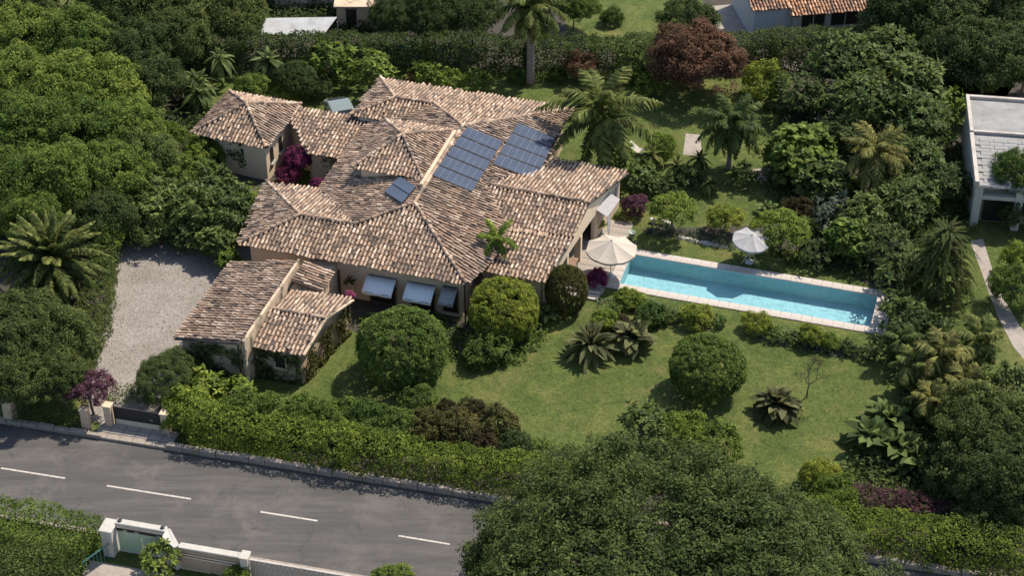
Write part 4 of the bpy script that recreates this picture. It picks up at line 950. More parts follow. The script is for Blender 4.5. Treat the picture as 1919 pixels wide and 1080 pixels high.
for px, py, L_, mt, lab in ((1445, 395, .9, 'blade_green', 'grey green broad leaved plant right of the back lawn'), (1520, 425, .9, 'frond', 'broad leaved plant behind the little tree by the parasol'), (1610, 480, 1.0, 'frond_dark', 'dark broad leaved plant behind the right half of the pool'), (1465, 190, 1.1, 'frond', 'broad leaved plant under the yellow green shrub'), (1560, 305, 1.1, 'blade_green', 'broad leaved plant left of the golden palm trunk'), (1600, 350, 1.0, 'frond', 'broad leaved plant in front of the golden palm')):
    rosette('paddle_plant', lab, px, py, 'paddle', 22, L_, mt, .4, -10, 75, heads=2, spread=.35, group=gk)
rosette('strap_plant', 'green strap leaved plant in the small courtyard beside the magenta bougainvillea', 590, 322, 'strap', 16, .9, 'blade_green', .2, 10, 80)
rosette('paddle_plant', 'leafy pot plant under the raised gable by the terrace', 1130, 425, 'paddle', 12, .6, 'leaf_bright', .5, 10, 80)
rosette('paddle_plant', 'dark plant hanging beside the house wall above the garage', 655, 528, 'paddle', 14, .55, 'frond_dark', 1.6, -20, 70)
# ------------------------------------------------------------------ palms
palm('palm_tree', 'tall palm with a bare grey trunk in front of the back hedge', 995, 18, 6.0, 'feather', 44, 1.12, 'frond', -50, 75, .26, dead=5)
palm('palm_tree', 'large feathery palm overhanging the right side of the roof', 1128, 222, 4.2, 'feather', 22, 1.75, 'frond', -35, 80, .16, dead=4)
palm('palm_tree', 'drooping dark palm in the middle of the back lawn', 1372, 232, 3.6, 'feather', 38, 1.12, 'frond_dark', -60, 65, .15, dead=2)
palm('palm_tree', 'golden green drooping palm in the right hand shrubbery', 1642, 285, 3.4, 'feather', 34, 1.12, 'frond_gold', -60, 60, .15)
palm('small_palm', 'small bright palm growing against the front of the roof', 932, 450, 3.5, 'feather', 13, .66, 'leaf_bright', -30, 70, .09)
gf = 'fan palms at the right edge of the lawn'
for px, py, h, s, mt, lab in ((1765, 672, 2.6, 1.25, 'frond_gold', 'golden fan palm in the middle of the clump on the right'), (1835, 640, 2.4, 1.1, 'frond', 'green fan palm nearest the path'), (1805, 728, 2.0, 1.15, 'frond_gold', 'golden fan palm lowest in the clump'),
                          (1712, 690, 2.0, 1.05, 'frond', 'fan palm on the left of the clump, next to the lawn'), (1745, 755, 1.7, 1.0, 'frond_gold', 'fan palm over the dark paddle leaves'), (1690, 640, 1.6, .9, 'frond_dark', 'dark fan palm by the end of the pool')):
    palm('fan_palm', lab, px, py, h, 'broad', 20, s, mt, -35, 75, .11, gf)
# weeping conifer: whorls of hanging branches up a single stem
p = at(1755, 560, .2); wt = thing('weeping_tree', 'dark weeping conifer with hanging branches between the pool end and the path', 'tree', (p.x, p.y, 0))
MB().tube([(0, 0, 0), (.1, 0, 2.5), (.05, 0, 5.6)], [.2, .13, .03], 7).build('trunk', M['bark'], wt, True)
for i in range(290):
    f = i/290; z = .6+4.6*f**.85; s = random.uniform(.38, .72); ro = (1.55*(1-f)**.7+.1)*random.uniform(.3, 1)
    obj('branch', FR['weep'][i % 3], M['leaf_oak'] if i % 3 else M['leaf_olive'], wt, matrix=mat_rot((ro*math.cos(i*2.39996), ro*math.sin(i*2.39996), z), i*2.39996+random.uniform(-.5, .5), math.radians(12+62*f**4+random.uniform(-15, 15)), random.uniform(-.4, .4), s*(1-.35*f**5)))
# ------------------------------------------------------------------ bougainvilleas, brown trees, bare shrub
def flowers(px, py, r, z, lab, mt='petal', flat=1.0, key='wood_s'):
    return leafy('bougainvillea', lab, 'flowering shrub', px, py, key, mt, r, z, flat=flat, trunk=True, part='blossom')
flowers(556, 298, 24, 1.6, 'magenta bougainvillea climbing beside the tower windows', key='bush')
flowers(540, 325, 22, .9, 'magenta bougainvillea filling the small courtyard, lower one', key='bush')
flowers(597, 345, 14, .9, 'small purple bush at the courtyard eave', key='bush')
flowers(1120, 522, 20, .55, 'purple flowering pot plant at the pool terrace corner', key='bush')
flowers(167, 726, 42, 2.0, 'purple flowering tree over the roadside pillar', 'petal_dull', .72)
flowers(655, 553, 9, 2.3, 'pink flowers on the wall end above the garage', 'petal_pink', key='bush')
leafy('red_leaved_tree', 'large reddish brown rounded tree behind the back lawn', 'tree', 1307, 112, 'wood', 'leaf_brown', 80, 2.6, flat=.95)
leafy('red_leaved_tree', 'small reddish brown shrub beside the tall palm', 'shrub', 1090, 122, 'wood_s', 'leaf_brown', 30, 1.4)
leafy('shrub', 'dark purple shrub by the villa gable', 'shrub', 1190, 385, 'bush', 'petal_dull', 22, .8)
p = at(1512, 745, 0); bs = thing('bare_shrub', 'thin bare branched shrub on the right of the lawn', 'shrub', (p.x, p.y, 0))
b = MB(); rr = random.Random(8); tips = []
def branch(s, d, L, r, n):
    e = s+d*L; b.tube([s, s.lerp(e, .5)+Vector((rr.uniform(-.04, .04),)*3), e], [r, r*.8, r*.6], 5, False)
    if n == 0: tips.append(e); return
    for k in range(3): branch(e, (d+Vector((rr.uniform(-.8, .8), rr.uniform(-.8, .8), rr.uniform(-.1, .5)))).normalized(), L*.72, r*.6, n-1)
branch(Vector((0, 0, 0)), Vector((.05, 0, 1)), .95, .06, 4); b.build('branch', M['bark'], bs)
tp = np.array([list(t_) for t_ in tips]); tp = np.repeat(tp, 3, 0)+rng.normal(size=(len(tp)*3, 3))*.07
obj('foliage', LB().add(leaf_quads(tp, rdir(len(tp))+np.array([0, 0, .6]), rdir(len(tp)), np.full(len(tp), .12), np.full(len(tp), .06))).me('foliage'), M['leaf_olive'], bs)
# ------------------------------------------------------------------ garden behind the villa
gg = 'shrubs in the bed behind the villa'
for px, py, r, key, mt, z, lab in (
 (622, 110, 42, 'ros_s', 'leaf_bright', 1.8, 'large leaved light shrub left of the rear roof corner'),
 (692, 128, 38, 'ros_s', 'leaf_wood', 1.8, 'large leaved shrub touching the rear roof corner'),
 (552, 152, 40, 'box', 'leaf_dark', 1.5, 'dark rounded weeping bush behind the connecting wing'),
 (470, 165, 32, 'wood_s', 'leaf_wood', 1.1, 'green bush just above the tower ridge'),
 (530, 178, 22, 'bush', 'leaf_bright', .9, 'bright low bush against the connecting wing roof'),
 (600, 165, 22, 'bush', 'leaf_dark', .8, 'dark shrub left of the small patch of lawn'),
 (650, 150, 22, 'ros_s', 'leaf_wood', .9, 'leafy shrub above the parked car'),
 (795, 138, 26, 'ros_s', 'leaf_bright', .9, 'bright shrub behind the rear eave, leftmost'),
 (845, 150, 24, 'ros_s', 'leaf_bright', .9, 'bright shrub behind the middle of the rear eave'),
 (890, 158, 28, 'ros_s', 'leaf_bright', .9, 'bright broad leaved shrub behind the right part of the rear eave'),
 (770, 150, 13, 'bush', 'leaf_brown', .5, 'tiny reddish shrub at the rear eave'),
 (1180, 130, 26, 'wood_s', 'leaf_box', .9, 'grey green shrub between the two brown trees'),
 (1045, 140, 18, 'bush', 'leaf_box', .5, 'low shrub right of the palm trunk'),
 (972, 140, 18, 'bush', 'leaf_box', .5, 'low shrub left of the palm trunk'),
 (1215, 160, 24, 'ros_s', 'leaf_bright', .8, 'bright leaved shrub under the left side of the brown tree'),
 (1432, 152, 40, 'wood_s', 'leaf_yellow', 1.3, 'yellow green shrub right of the large brown tree'),
 (1148, 30, 20, 'bush', 'leaf_box', .6, 'lone shrub on the far lawn beyond the hedge'),
 (1190, 330, 36, 'ros_s', 'leaf_jungle', 1.0, 'green shrub at the rear end of the gable roof'),
 (1240, 275, 28, 'wood_s', 'leaf_bright', .9, 'light shrub below the overhanging palm'),
 (1290, 335, 26, 'ros_s', 'leaf_jungle', .6, 'dark leafy shrub between the gable and the drooping palm'),
 (1240, 352, 26, 'ros_s', 'leaf_dark', .5, 'dark shrub above the umbrella shaped little tree'),
 (1160, 290, 30, 'ros_s', 'leaf_wood', 1.2, 'shrub at the foot of the overhanging palm'),
 (1395, 330, 26, 'ros_s', 'leaf_dark', .7, 'dark shrub at the foot of the drooping palm')):
    leafy('shrub', lab, 'shrub', px, py, key, mt, r, z, group=gg)
# right-hand shrubbery
gj = 'trees of the leafy shrubbery on the right'
for px, py, r, key, mt, z, lab in (
 (1590, 120, 68, 'ros', 'leaf_jungle', 2.8, 'leafy tree with drooping leaves in front of the right end of the back hedge'),
 (1665, 95, 55, 'ros', 'leaf_jungle', 2.8, 'drooping leaved tree topmost in the right shrubbery'),
 (1690, 160, 70, 'ros', 'leaf_jungle', 2.8, 'drooping leaved tree at the upper right of the shrubbery'),
 (1615, 190, 62, 'ros', 'leaf_jungle', 2.4, 'drooping leaved tree in the middle of the shrubbery'),
 (1725, 225, 58, 'ros', 'leaf_jungle', 2.3, 'drooping leaved tree facing the right hand building'),
 (1500, 175, 46, 'ros', 'leaf_dark', 1.8, 'dark leafy tree beside the yellow green shrub'),
 (1500, 290, 62, 'heart', 'leaf_wood', 1.8, 'bright large leaved shrub right of the drooping palm'),
 (1540, 345, 50, 'heart', 'leaf_jungle', 1.4, 'large leaved shrub below the bright one'),
 (1575, 250, 40, 'ros', 'leaf_dark', 1.4, 'dark shrub left of the golden palm'),
 (1720, 300, 50, 'ros', 'leaf_jungle', 1.8, 'leafy tree between the golden palm and the building'),
 (1770, 345, 46, 'ros', 'leaf_dark', 1.6, 'dark leafy tree beside the building corner'),
 (1700, 375, 52, 'ros', 'leaf_jungle', 1.7, 'leafy tree above the weeping conifer'),
 (1620, 400, 46, 'ros', 'leaf_jungle', 1.4, 'leafy shrub left of the weeping conifer top'),
 (1560, 400, 36, 'ros_s', 'leaf_silver', .9, 'grey green shrub right of the back lawn'),
 (1500, 395, 28, 'bush', 'leaf_brownolive', .6, 'brownish bush behind the little tree'),
 (1590, 450, 44, 'heart', 'leaf_wood', 1.2, 'light large leaved shrub behind the far side of the pool'),
 (1660, 460, 46, 'ros', 'leaf_dark', 1.4, 'dark shrub at the left foot of the weeping conifer'),
 (1690, 520, 44, 'ros_s', 'leaf_dark', 1.1, 'dark shrub overhanging the far corner of the pool'),
 (1690, 585, 40, 'ros_s', 'leaf_jungle', 1.0, 'leafy shrub at the near right corner of the pool'),
 (1735, 620, 40, 'ros_s', 'leaf_dark', 1.0, 'dark shrub between the conifer and the fan palms'),
 (1530, 480, 30, 'ros_s', 'leaf_dark', .7, 'low dark shrub behind the pool coping'),
 (1470, 330, 30, 'ros_s', 'leaf_dark', .8, 'dark shrub left of the large leaved one'),
 (1790, 200, 40, 'ros_s', 'leaf_bright', 1.3, 'light shrub beside the flat roofed building')):
    leafy('tree' if z >= 1.8 else 'shrub', lab, 'tree' if z >= 1.8 else 'shrub', px, py, key, mt, r, z, group=gj)
# dark trees at the top and the right edge
gt = 'dark trees beyond the hedges at the top'
for px, py, r, mt, z, lab in (
 (430, 30, 62, 'leaf_oak', 2.8, 'tree left of the white canopy'),
 (745, 28, 48, 'leaf_dark', 2.6, 'dark tree right of the white canopy'),
 (815, 30, 55, 'leaf_dark', 2.8, 'dark tree in the middle between the canopy and the tall palm'),
 (885, 25, 52, 'leaf_dark', 2.8, 'dark tree left behind the tall palm'),
 (1075, 12, 42, 'leaf_wood', 2.0, 'lighter tree right behind the tall palm'),
 (1290, 40, 50, 'leaf_oak', 1.8, 'low tree left of the white house'),
 (1700, 25, 75, 'leaf_dark', 3.4, 'dark tree right of the white house'),
 (1785, 45, 85, 'leaf_dark', 3.6, 'large dark tree above the flat roofed building, left one'),
 (1870, 30, 88, 'leaf_dark', 3.6, 'large dark tree in the top right corner'),
 (1850, 115, 80, 'leaf_dark', 3.2, 'dark tree just behind the flat roofed building'),
 (1770, 110, 60, 'leaf_dark', 2.8, 'dark tree between the shrubbery and the corner trees'),
 (1925, 110, 70, 'leaf_dark', 3.2, 'dark tree on the right edge behind the building')):
    leafy('tree', lab, 'tree', px, py, 'wood', mt, r, z, group=gt)
for px, py, r, key, mt, z, lab in (
 (1905, 330, 48, 'wood', 'leaf_box', 3.2, 'tree partly covering the front of the flat roofed building'),
 (1905, 400, 30, 'wood_s', 'leaf_dark', 1.2, 'dark shrub at the foot of the flat roofed building'),
 (1900, 540, 42, 'wood_s', 'leaf_box', 1.3, 'shrub right of the garden path'),
 (1915, 485, 36, 'wood_s', 'leaf_bright', 1.2, 'lighter shrub on the right edge above the path shrub')):
    leafy('tree' if r > 45 else 'shrub', lab, 'tree' if r > 45 else 'shrub', px, py, key, mt, r, z)
# ivy on the garage walls and the tower
def ivy(label, pts, dens, leaf, mt, gaps=.5, off=.05, seed=1):
    """leaves clinging to a wall quad given in villa coordinates"""
    P = [Vector(x) for x in pts]; n = int(((P[1]-P[0]).cross(P[3]-P[0])).length*dens)
    s, t_ = rng.random(n), rng.random(n); A = np.array([list(x) for x in P])
    Q = (A[0]*(1-s)[:, None]+A[1]*s[:, None])*(1-t_)[:, None]+(A[3]*(1-s)[:, None]+A[2]*s[:, None])*t_[:, None]
    f = np.sin(Q[:, 0]*2.3+Q[:, 1]*2.9+seed)+np.sin(Q[:, 2]*3.7+Q[:, 0]*1.3+Q[:, 1]*4.1+seed*2)+.5*rng.normal(size=n)
    Q = Q[f > gaps]; nn = np.array(list((P[1]-P[0]).cross(P[3]-P[0]).normalized())); k = len(Q)
    Q = Q+nn*(off+.10*rng.random((k, 1))); L = leaf*(.6+.8*rng.random(k))
    o = obj('climbing_ivy', LB().add(leaf_quads(Q, nn+rng.normal(size=(k, 3))*.45, rng.normal(size=(k, 3))-np.array([0, 0, .5]), L, L*.8)).me('climbing_ivy'), M[mt], loc=uvw(0, 0), rot=(0, 0, YAW))
    return tag(o, label, 'climbing plant', 'climbing plants on the walls')
ivy('dark ivy on the front wall of the garage left of the downpipe', [(-14.2, -9.06, .1), (-10.4, -9.26, .1), (-10.4, -9.26, 2.9), (-14.2, -9.06, 2.2)], 260, .17, 'leaf_dark', -.1)
ivy('dark ivy around the garage window', [(-9.9, -8.34, 0), (-7.25, -8.24, 0), (-7.25, -8.24, 2.2), (-9.9, -8.34, 2.2)], 230, .16, 'leaf_dark', .15, seed=4)
ivy('ivy and dry stems on the lawn side of the garage', [(-7.15, -8.1, 0), (-6.35, -3.0, 0), (-6.35, -3.0, 2.3), (-6.9, -8.1, 2.3)], 170, .19, 'leaf_olive', -.1, .08, 2)
ivy('ivy hanging on the shaded front wall of the tower', [(-22.3, 11.74, .6), (-19.2, 11.58, .6), (-19.2, 11.58, 2.85), (-22.3, 11.74, 2.85)], 110, .17, 'leaf_dark', .2, seed=6)
ivy('ivy on the low courtyard wall under the connecting wing', [(-15.0, 12.26, .8), (-12.5, 12.26, .8), (-12.5, 12.26, 2.3), (-15.0, 12.26, 2.3)], 60, .15, 'leaf_olive', .6, seed=9)
# ------------------------------------------------------------------ terrace and garden furniture
def parasol(name, label, px, py, zc, R, rise, mat, tilt=(0, 0), struts=False, n=8):
    p = at(px, py, zc); t_ = thing(name, label, 'parasol', (p.x, p.y, 0))
    v = [(0, 0, rise)]; f = []; rings = 4; seg = 6*n
    for j in range(1, rings+1):
        for k in range(seg):
            a = 2*math.pi*k/seg; ph = (k % 6)/6; sc = 4*ph*(1-ph)
            r_ = R*j/rings*(1-.055*sc*j/rings); z = rise*(1-j/rings)**1.15-.07*sc*(j/rings)*R
            v.append((r_*math.cos(a), r_*math.sin(a), z))
    f += [(0, 1+k, 1+(k+1) % seg) for k in range(seg)]
    for j in range(rings-1):
        for k in range(seg): a = 1+j*seg; f.append((a+k, a+seg+k, a+seg+(k+1) % seg, a+(k+1) % seg))
    b0 = 1+(rings-1)*seg; m = len(v)
    v += [(x*1.0, y*1.0, z-.13) for x, y, z in v[b0:b0+seg]]
    f += [(b0+k, m+k, m+(k+1) % seg, b0+(k+1) % seg) for k in range(seg)]
    me_ = mesh('canopy', v, f, False); c = obj('canopy', me_, M[mat], t_, loc=(0, 0, zc), rot=(tilt[0], tilt[1], .2))
    ribs = MB()
    for k in range(n):
        a = 2*math.pi*k/n; ribs.tube([(0, 0, rise-.06), (R*.97*math.cos(a), R*.97*math.sin(a), -.05)], .014, 4)
    ribs.build('rib', M['pole_wood'], c)
    MB().lathe([(.03, 0), (.05, .04), (.02, .1)], 8, (0, 0, rise-.02)).build('finial', M['pole_wood'], c)
    pb = MB().tube([(0, 0, 0), (0, 0, zc+rise-.1)], .03, 8)
    pb.build('pole', M['pole_wood'], t_)
    MB().lathe([(.28, 0), (.28, .07), (.06, .1), (.05, .22)], 14).build('base', M['grey_wall'], t_, True)
    if struts:
        MB().tube([(.55, -.15, 0), (-.25, .1, 1.3)], .025).tube([(-.5, -.1, 0), (.3, .1, 1.3)], .025).build('strut', M['pole_wood'], t_)
    return t_
parasol('parasol', 'large cream market parasol open over the pool terrace', 1146, 466, 2.1, 1.62, .62, 'fabric')
parasol('parasol', 'tilted grey parasol behind the pool', 1408, 449, 1.75, 1.22, .38, 'fabric_grey', (.10, .06), True)
def lounger(label, px, py, rz):
    p = at(px, py, .3); t_ = thing('sun_lounger', label, 'sun lounger', (p.x, p.y, 0), rz, None)
    MB().box(-.32, .32, -.95, .35, .26, .32).build('seat', M['coping'], t_, bevel=.02)
    MB().slab([(-.32, .36, .28), (.32, .36, .28), (.32, .95, .68), (-.32, .95, .68)], (0, -.03, .06)).build('backrest', M['white_paint'], t_)
    for x in (-.27, .27):
        for y in (-.85, .25): MB().box(x-.025, x+.025, y-.025, y+.025, 0, .255).build('leg', M['white_paint'], t_)
lounger('white sun lounger half hidden in the shrubs behind the gable roof', 1202, 283, 1.1)
# garden table and chairs under the parasol, planter pots
p = at(1128, 500, .4)
tb = thing('garden_table', 'low dark wooden table in the shade of the loggia', 'table', uvw(4.6, 6.9), YAW)
MB().box(-.45, .45, -.7, .7, .68, .73).build('tabletop', M['timber'], tb, bevel=.01)
for x in (-.38, .38):
    for y in (-.62, .62): MB().box(x-.03, x+.03, y-.03, y+.03, .03, .679).build('leg', M['timber'], tb)
sf = thing('outdoor_sofa', 'dark grey outdoor sofa under the loggia roof', 'sofa', uvw(3.2, 5.2), YAW)
MB().box(-.4, .4, -.9, .9, .18, .45).build('seat', M['black_metal'], sf, bevel=.04); MB().box(-.62, -.41, -.9, .9, .18, .85).build('backrest', M['black_metal'], sf, bevel=.04)
for x in (-.3, .3):
    for y in (-.8, .8): MB().box(x-.03, x+.03, y-.03, y+.03, .03, .179).build('leg', M['timber'], sf)
def pot(label, px, py, r=.25, h=.4, mt='pot', z=0):
    p = at(px, py, z); t_ = thing('plant_pot', label, 'pot', (p.x, p.y, z), 0, 'plant pots')
    MB().lathe([(r*.7, 0), (r, h*.9), (r*1.08, h*.9), (r*1.08, h), (r*.85, h), (r*.8, h*.8)], 12).build('vessel', M[mt], t_, True); return t_
pot('pale green pot at the far corner of the terrace', 1184, 446, .22, .45, 'gate_green'); pot('dark pot at the pool end of the terrace', 1186, 462, .2, .3, 'black_metal')
pot('pot holding the purple flowering plant at the terrace corner', 1121, 538, .24, .34)
bn = thing('stone_bench', 'low pale stone ledge in the silver bed behind the pool', 'bench', at(1238, 420), -.35)
MB().box(-.7, .7, -.16, .16, .22, .32).build('seat', M['coping'], bn, bevel=.02); MB().box(-.55, -.35, -.13, .13, 0, .219).build('leg', M['coping'], bn); MB().box(.35, .55, -.13, .13, 0, .219).build('leg', M['coping'], bn)
rk = mesh('rock', [(random.gauss(0, .02)+.16*x, random.gauss(0, .02)+.12*y, .1*z) for x, y, z in ((-1,-1,0),(1,-1,0),(1.2,.8,0),(-1,1,0),(-.6,-.7,1),(.7,-.5,1.1),(.6,.6,.9),(-.7,.5,1.2))], [(0,3,2,1),(4,5,6,7),(0,1,5,4),(1,2,6,5),(2,3,7,6),(3,0,4,7)])
for i in range(16):
    s = i/15; q = at(1275+s*85, 446+s*18); r_ = obj('edging_rock', rk, M['white_wall'], loc=(q.x, q.y, 0), rot=(0, 0, random.uniform(0, 6)), scale=random.uniform(.7, 1.3))
    tag(r_, 'pale rock edging the silver bed behind the pool', 'rock', 'row of pale edging rocks behind the pool')
# ------------------------------------------------------------------ entrance gate and pillars on the road
def pillar(label, s, n, h, wd=.42, mat='plaster', group='roadside gate pillars'):
    t_ = thing('gate_pillar', label, 'pillar', rp(s, n), math.atan2(RD.y, RD.x), group)
    MB().box(-wd/2, wd/2, -wd/2, wd/2, 0, h).build('shaft', M[mat], t_, bevel=.015); MB().box(-wd/2-.05, wd/2+.05, -wd/2-.05, wd/2+.05, h+.002, h+.09).build('cap', M[mat], t_, bevel=.02); return t_
pillar('cream pillar at the left picture edge by the road', .45, .5, 1.35, .55)
pillar('cream pillar under the purple flowering tree', 4.95, .75, 1.4)
pillar('cream pillar at the left side of the dark entrance gate', 6.15, 1.25, 1.5)
pillar('cream pillar at the right side of the entrance gate, half hidden by shrubs', 9.5, 1.35, 1.5)
eg = thing('entrance_gate', 'wide dark sheet metal entrance gate between cream pillars', 'gate', rp(6.42, 1.35), math.atan2(RD.y, RD.x))
MB().box(0, 2.8, -.03, -.0, .55, 1.35).build('panel', M['black_metal'], eg); MB().box(0, 2.8, -.028, -.004, .16, .545).build('lower_panel', M['pole_wood'], eg)
MB().box(0, 2.8, -.05, .03, 1.352, 1.43).box(0, 2.8, -.05, .03, .08, .155).box(0, .06, -.055, .035, .02, 1.44).box(2.74, 2.8, -.055, .035, .02, 1.44).build('frame', M['black_metal'], eg)
MB().tube([(2.2, -.05, .9), (2.2, -.1, .9), (2.35, -.1, .9)], .02).build('handle', M['grey_wall'], eg)
# ------------------------------------------------------------------ the property across the road, bottom left
WY = math.atan2(RD.y, RD.x); s0 = 6.1
fx = lambda px, py, z=0: ((at(px, py, z)-rk0).dot(RD), (at(px, py, z)-rk0).dot(RN))
def bthing(name, lab, cat, s, n, group=None): return thing(name, lab, cat, rp(s, n), WY, group)
n0 = fx(205, 1032)[1]; sa = fx(208, 1040)[0]; sb = fx(318, 1058)[0]; sc = fx(468, 1084)[0]; sd = fx(720, 1130)[0]
gl_ = bthing('white_pillar', 'thick white pillar left of the green gate', 'pillar', sa, n0, 'white pillars across the road')
MB().box(-.3, .3, -.5, .4, 0, 1.75).build('shaft', M['white_wall'], gl_, bevel=.03); MB().prism([(-.36, -.56), (.36, -.56), (.36, .46), (-.36, .46)], 1.752, 1.86).build('cap', M['white_paint'], gl_, bevel=.03)
gr_ = bthing('white_pillar', 'sloping white pillar right of the green gate', 'pillar', sb, n0+.1, 'white pillars across the road')
MB().prism([(-.2, -.35), (.55, -.7), (.75, -.45), (.0, .3), (-.2, .3)], 0, [1.9, 1.6, 1.6, 1.9, 1.9]).build('shaft', M['white_wall'], gr_, bevel=.02)
gg_ = bthing('garden_gate', 'pale green two leaf gate under a white beam at the bottom left', 'gate', sa+.36, n0+.1)
W = sb-.22-sa-.36
for k in range(2):
    lf_ = MB().box(k*W/2+.02, (k+1)*W/2-.01, -.02, .02, .1, 1.45).build('gate_leaf', M['gate_green'], gg_)
MB().box(0, W, -.03, .03, 1.452, 1.6).build('rail', M['black_metal'], gg_); MB().box(0, W, -.06, .06, .02, .095).build('frame', M['white_paint'], gg_)
MB().box(-.05, W+.05, -.02, .38, 1.75, 1.95).build('beam', M['white_paint'], gg_, bevel=.03)
for x in (.35, 1.0, 2.2): MB().box(x, x+.22, -.05, -.031, 1.49, 1.57).build('plate', M['white_paint'], gg_)
for x in (.15, W-.15): MB().lathe([(.11, 0), (.12, .06), (.09, .07)], 10, (x, .2, 1.952)).build('lamp', M['black_metal'], gg_)
bw = bthing('garden_wall', 'white capped wall clad with reed screen and bamboo rails', 'wall', sb+.75, n0-.35)
L = sc-sb-.95
MB().box(0, L, -.08, .12, 0, 1.45).build('wall', M['plaster_stain'], bw); MB().box(-.03, L+.03, -.14, .26, 1.452, 1.58).build('coping', M['white_paint'], bw, bevel=.02)
rdm = MB().box(0, .028, -.105, -.082, .1, 1.44).me('reed'); n_ = int(L/.075)
for i in range(n_): obj('reed', rdm, M['reed'], bw, loc=(i*L/n_+.02, random.uniform(-.012, .0), 0), scale=(2.0, 1, random.uniform(.97, 1)))
for z in (.95, 1.12): MB().tube([(.1, -.16, z+.06), (L-.1, -.16, z)], .035, 7).build('bamboo_rail', M['pole_wood'], bw)
MB().box(.3, L, .45, .75, 0, .9).build('road_ledge', M['coping'], bw, bevel=.02)
pp = bthing('white_pillar', 'small white pillar between the reed wall and the slatted fence', 'pillar', sc-.05, n0-.38, 'white pillars across the road')
MB().box(-.2, .2, -.3, .25, 0, 1.7).build('shaft', M['white_paint'], pp, bevel=.02); MB().box(-.24, .24, -.34, .29, 1.702, 1.78).build('cap', M['white_paint'], pp, bevel=.02)
fn = bthing('slatted_fence', 'beige fence of upright boards beside the road at the bottom', 'fence', sc+.18, n0-.42)
L = sd-sc; bm_ = MB().box(-.117, .117, -.02, .02, .05, 1.42).me('slat', bevel=.006)
for i in range(int(L/.25)): obj('slat', bm_, M['fence_board'], fn, loc=(.13+i*.25, random.uniform(-.01, .01), random.uniform(-.02, .02)))
MB().box(0, L, .03, .09, .3, .4).box(0, L, .03, .09, 1.1, 1.2).build('rail', M['timber'], fn); MB().box(-.02, L, -.05, .08, 1.45, 1.53).build('cap_rail', M['coping'], fn, bevel=.015)
ke = MB().box(-.14, .14, -.12, .12, 0, .55).me('edging_block', bevel=.02)
we = bthing('low_edging_wall', 'low wall of pale blocks on the road side of the slatted fence', 'wall', sc+.3, n0+.35)
for i in range(int(L/.3)): obj('edging_block', ke, M['coping'], we, loc=(i*.3, random.uniform(-.015, .015), random.uniform(-.03, .02)))
tr_ = bthing('railing', 'teal metal railing beside the bottom left hedge', 'railing', fx(180, 1075)[0], fx(180, 1060)[1])
MB().tube([(-.45, -.9, 1.0), (.35, .7, 1.0)], .03).build('handrail', M['teal'], tr_)
for k in range(9): MB().tube([(-.45+.1*k, -.9+.2*k, 0), (-.45+.1*k, -.9+.2*k, .97)], .016, 5).build('baluster', M['teal'], tr_)
leafy('shrub', 'young green shrub in front of the green gate', 'shrub', 302, 1050, 'ros_s', 'leaf_wood', 34, 1.0)
leafy('shrub', 'leafy tip at the foot of the slatted fence', 'shrub', 445, 1082, 'bush', 'leaf_bright', 24, .6)
leafy('shrub', 'leafy bush at the bottom edge, right end of the fence', 'shrub', 735, 1090, 'bush', 'leaf_wood', 34, .9)
# ------------------------------------------------------------------ parked car behind the connecting wing
p = at(640, 216, .6); car = thing('parked_car', 'silver green car half hidden behind the connecting wing roof', 'car', (p.x, p.y, 0), -1.25)
prof = [(-2.1, .35), (2.1, .35), (2.15, .65), (1.3, .85), (.6, 1.38), (-.9, 1.42), (-1.7, .95), (-2.15, .85)]
MB().slab([(x, -.82, z) for x, z in prof], (0, 1.64, 0)).build('body', M['car_paint'], car, bevel=.08)
MB().slab([(1.24, -.66, .93), (.66, -.62, 1.36), (.66, .62, 1.36), (1.24, .66, .93)], (.05, 0, .06)).build('windscreen', M['glass_dark'], car)
MB().slab([(-1.66, -.62, 1.02), (-.95, -.6, 1.40), (-.95, .6, 1.40), (-1.66, .62, 1.02)], (-.04, 0, .05)).build('rear_window', M['glass_dark'], car)
for y in (-.835, .82): MB().slab([(-1.2, y, 1.0), (.9, y, .98), (.5, y, 1.3), (-.85, y, 1.33)], (0, .015, 0)).build('side_window', M['glass_dark'], car)
for x in (-1.3, 1.35):
    for y in (-.78, .78):
        wl = MB().tube([(x, y-.1, .31), (x, y+.1, .31)], .31, 14).build('wheel', M['rubber'], car); MB().tube([(x, y-.112, .31), (x, y+.112, .31)], .17, 10).build('rim', M['grey_wall'], wl)
for y in (-.6, .6): MB().box(2.12, 2.18, y-.16, y+.16, .58, .7).build('headlight', M['white_paint'], car)
# ------------------------------------------------------------------ buildings at the edges
a0 = at(1813, 181, 3.6); a1 = at(1831, 338, 3.6); dv = (a0-a1); dv.z = 0; Lb = dv.length; yb = math.atan2(dv.y, dv.x)-math.pi/2
bld = thing('flat_roofed_building', 'white flat roofed building cut by the right picture edge', 'building', (a1.x, a1.y, 0), yb)
Ls = Lb*.56; wd = 11
MB().box(.05, wd, Ls+.05, Lb-.05, 0, 3.45).build('wall', M['white_wall'], bld); MB().box(.05, wd, .9, Ls, 0, 3.3).build('wall', M['white_wall'], bld)
MB().box(-.1, wd, Ls-.05, Lb+.1, 3.452, 3.52).build('roof', M['roof_white'], bld)
MB().box(-.12, .12, Ls, Lb+.12, 3.525, 3.75).box(.125, wd, Lb-.15, Lb+.12, 3.525, 3.75).box(.125, wd, Ls, Ls+.22, 3.525, 3.7).build('parapet', M['coping'], bld, bevel=.02)
MB().box(-.12, .15, -.15, Ls-.02, 3.2, 3.62).build('parapet', M['coping'], bld, bevel=.02)
rb = MB().slab([(.16, -.2, 3.22), (wd, -.2, 3.22), (wd, Ls-.06, 3.42), (.16, Ls-.06, 3.42)], (0, 0, .04)).build('roof', M['roof_white'], bld)
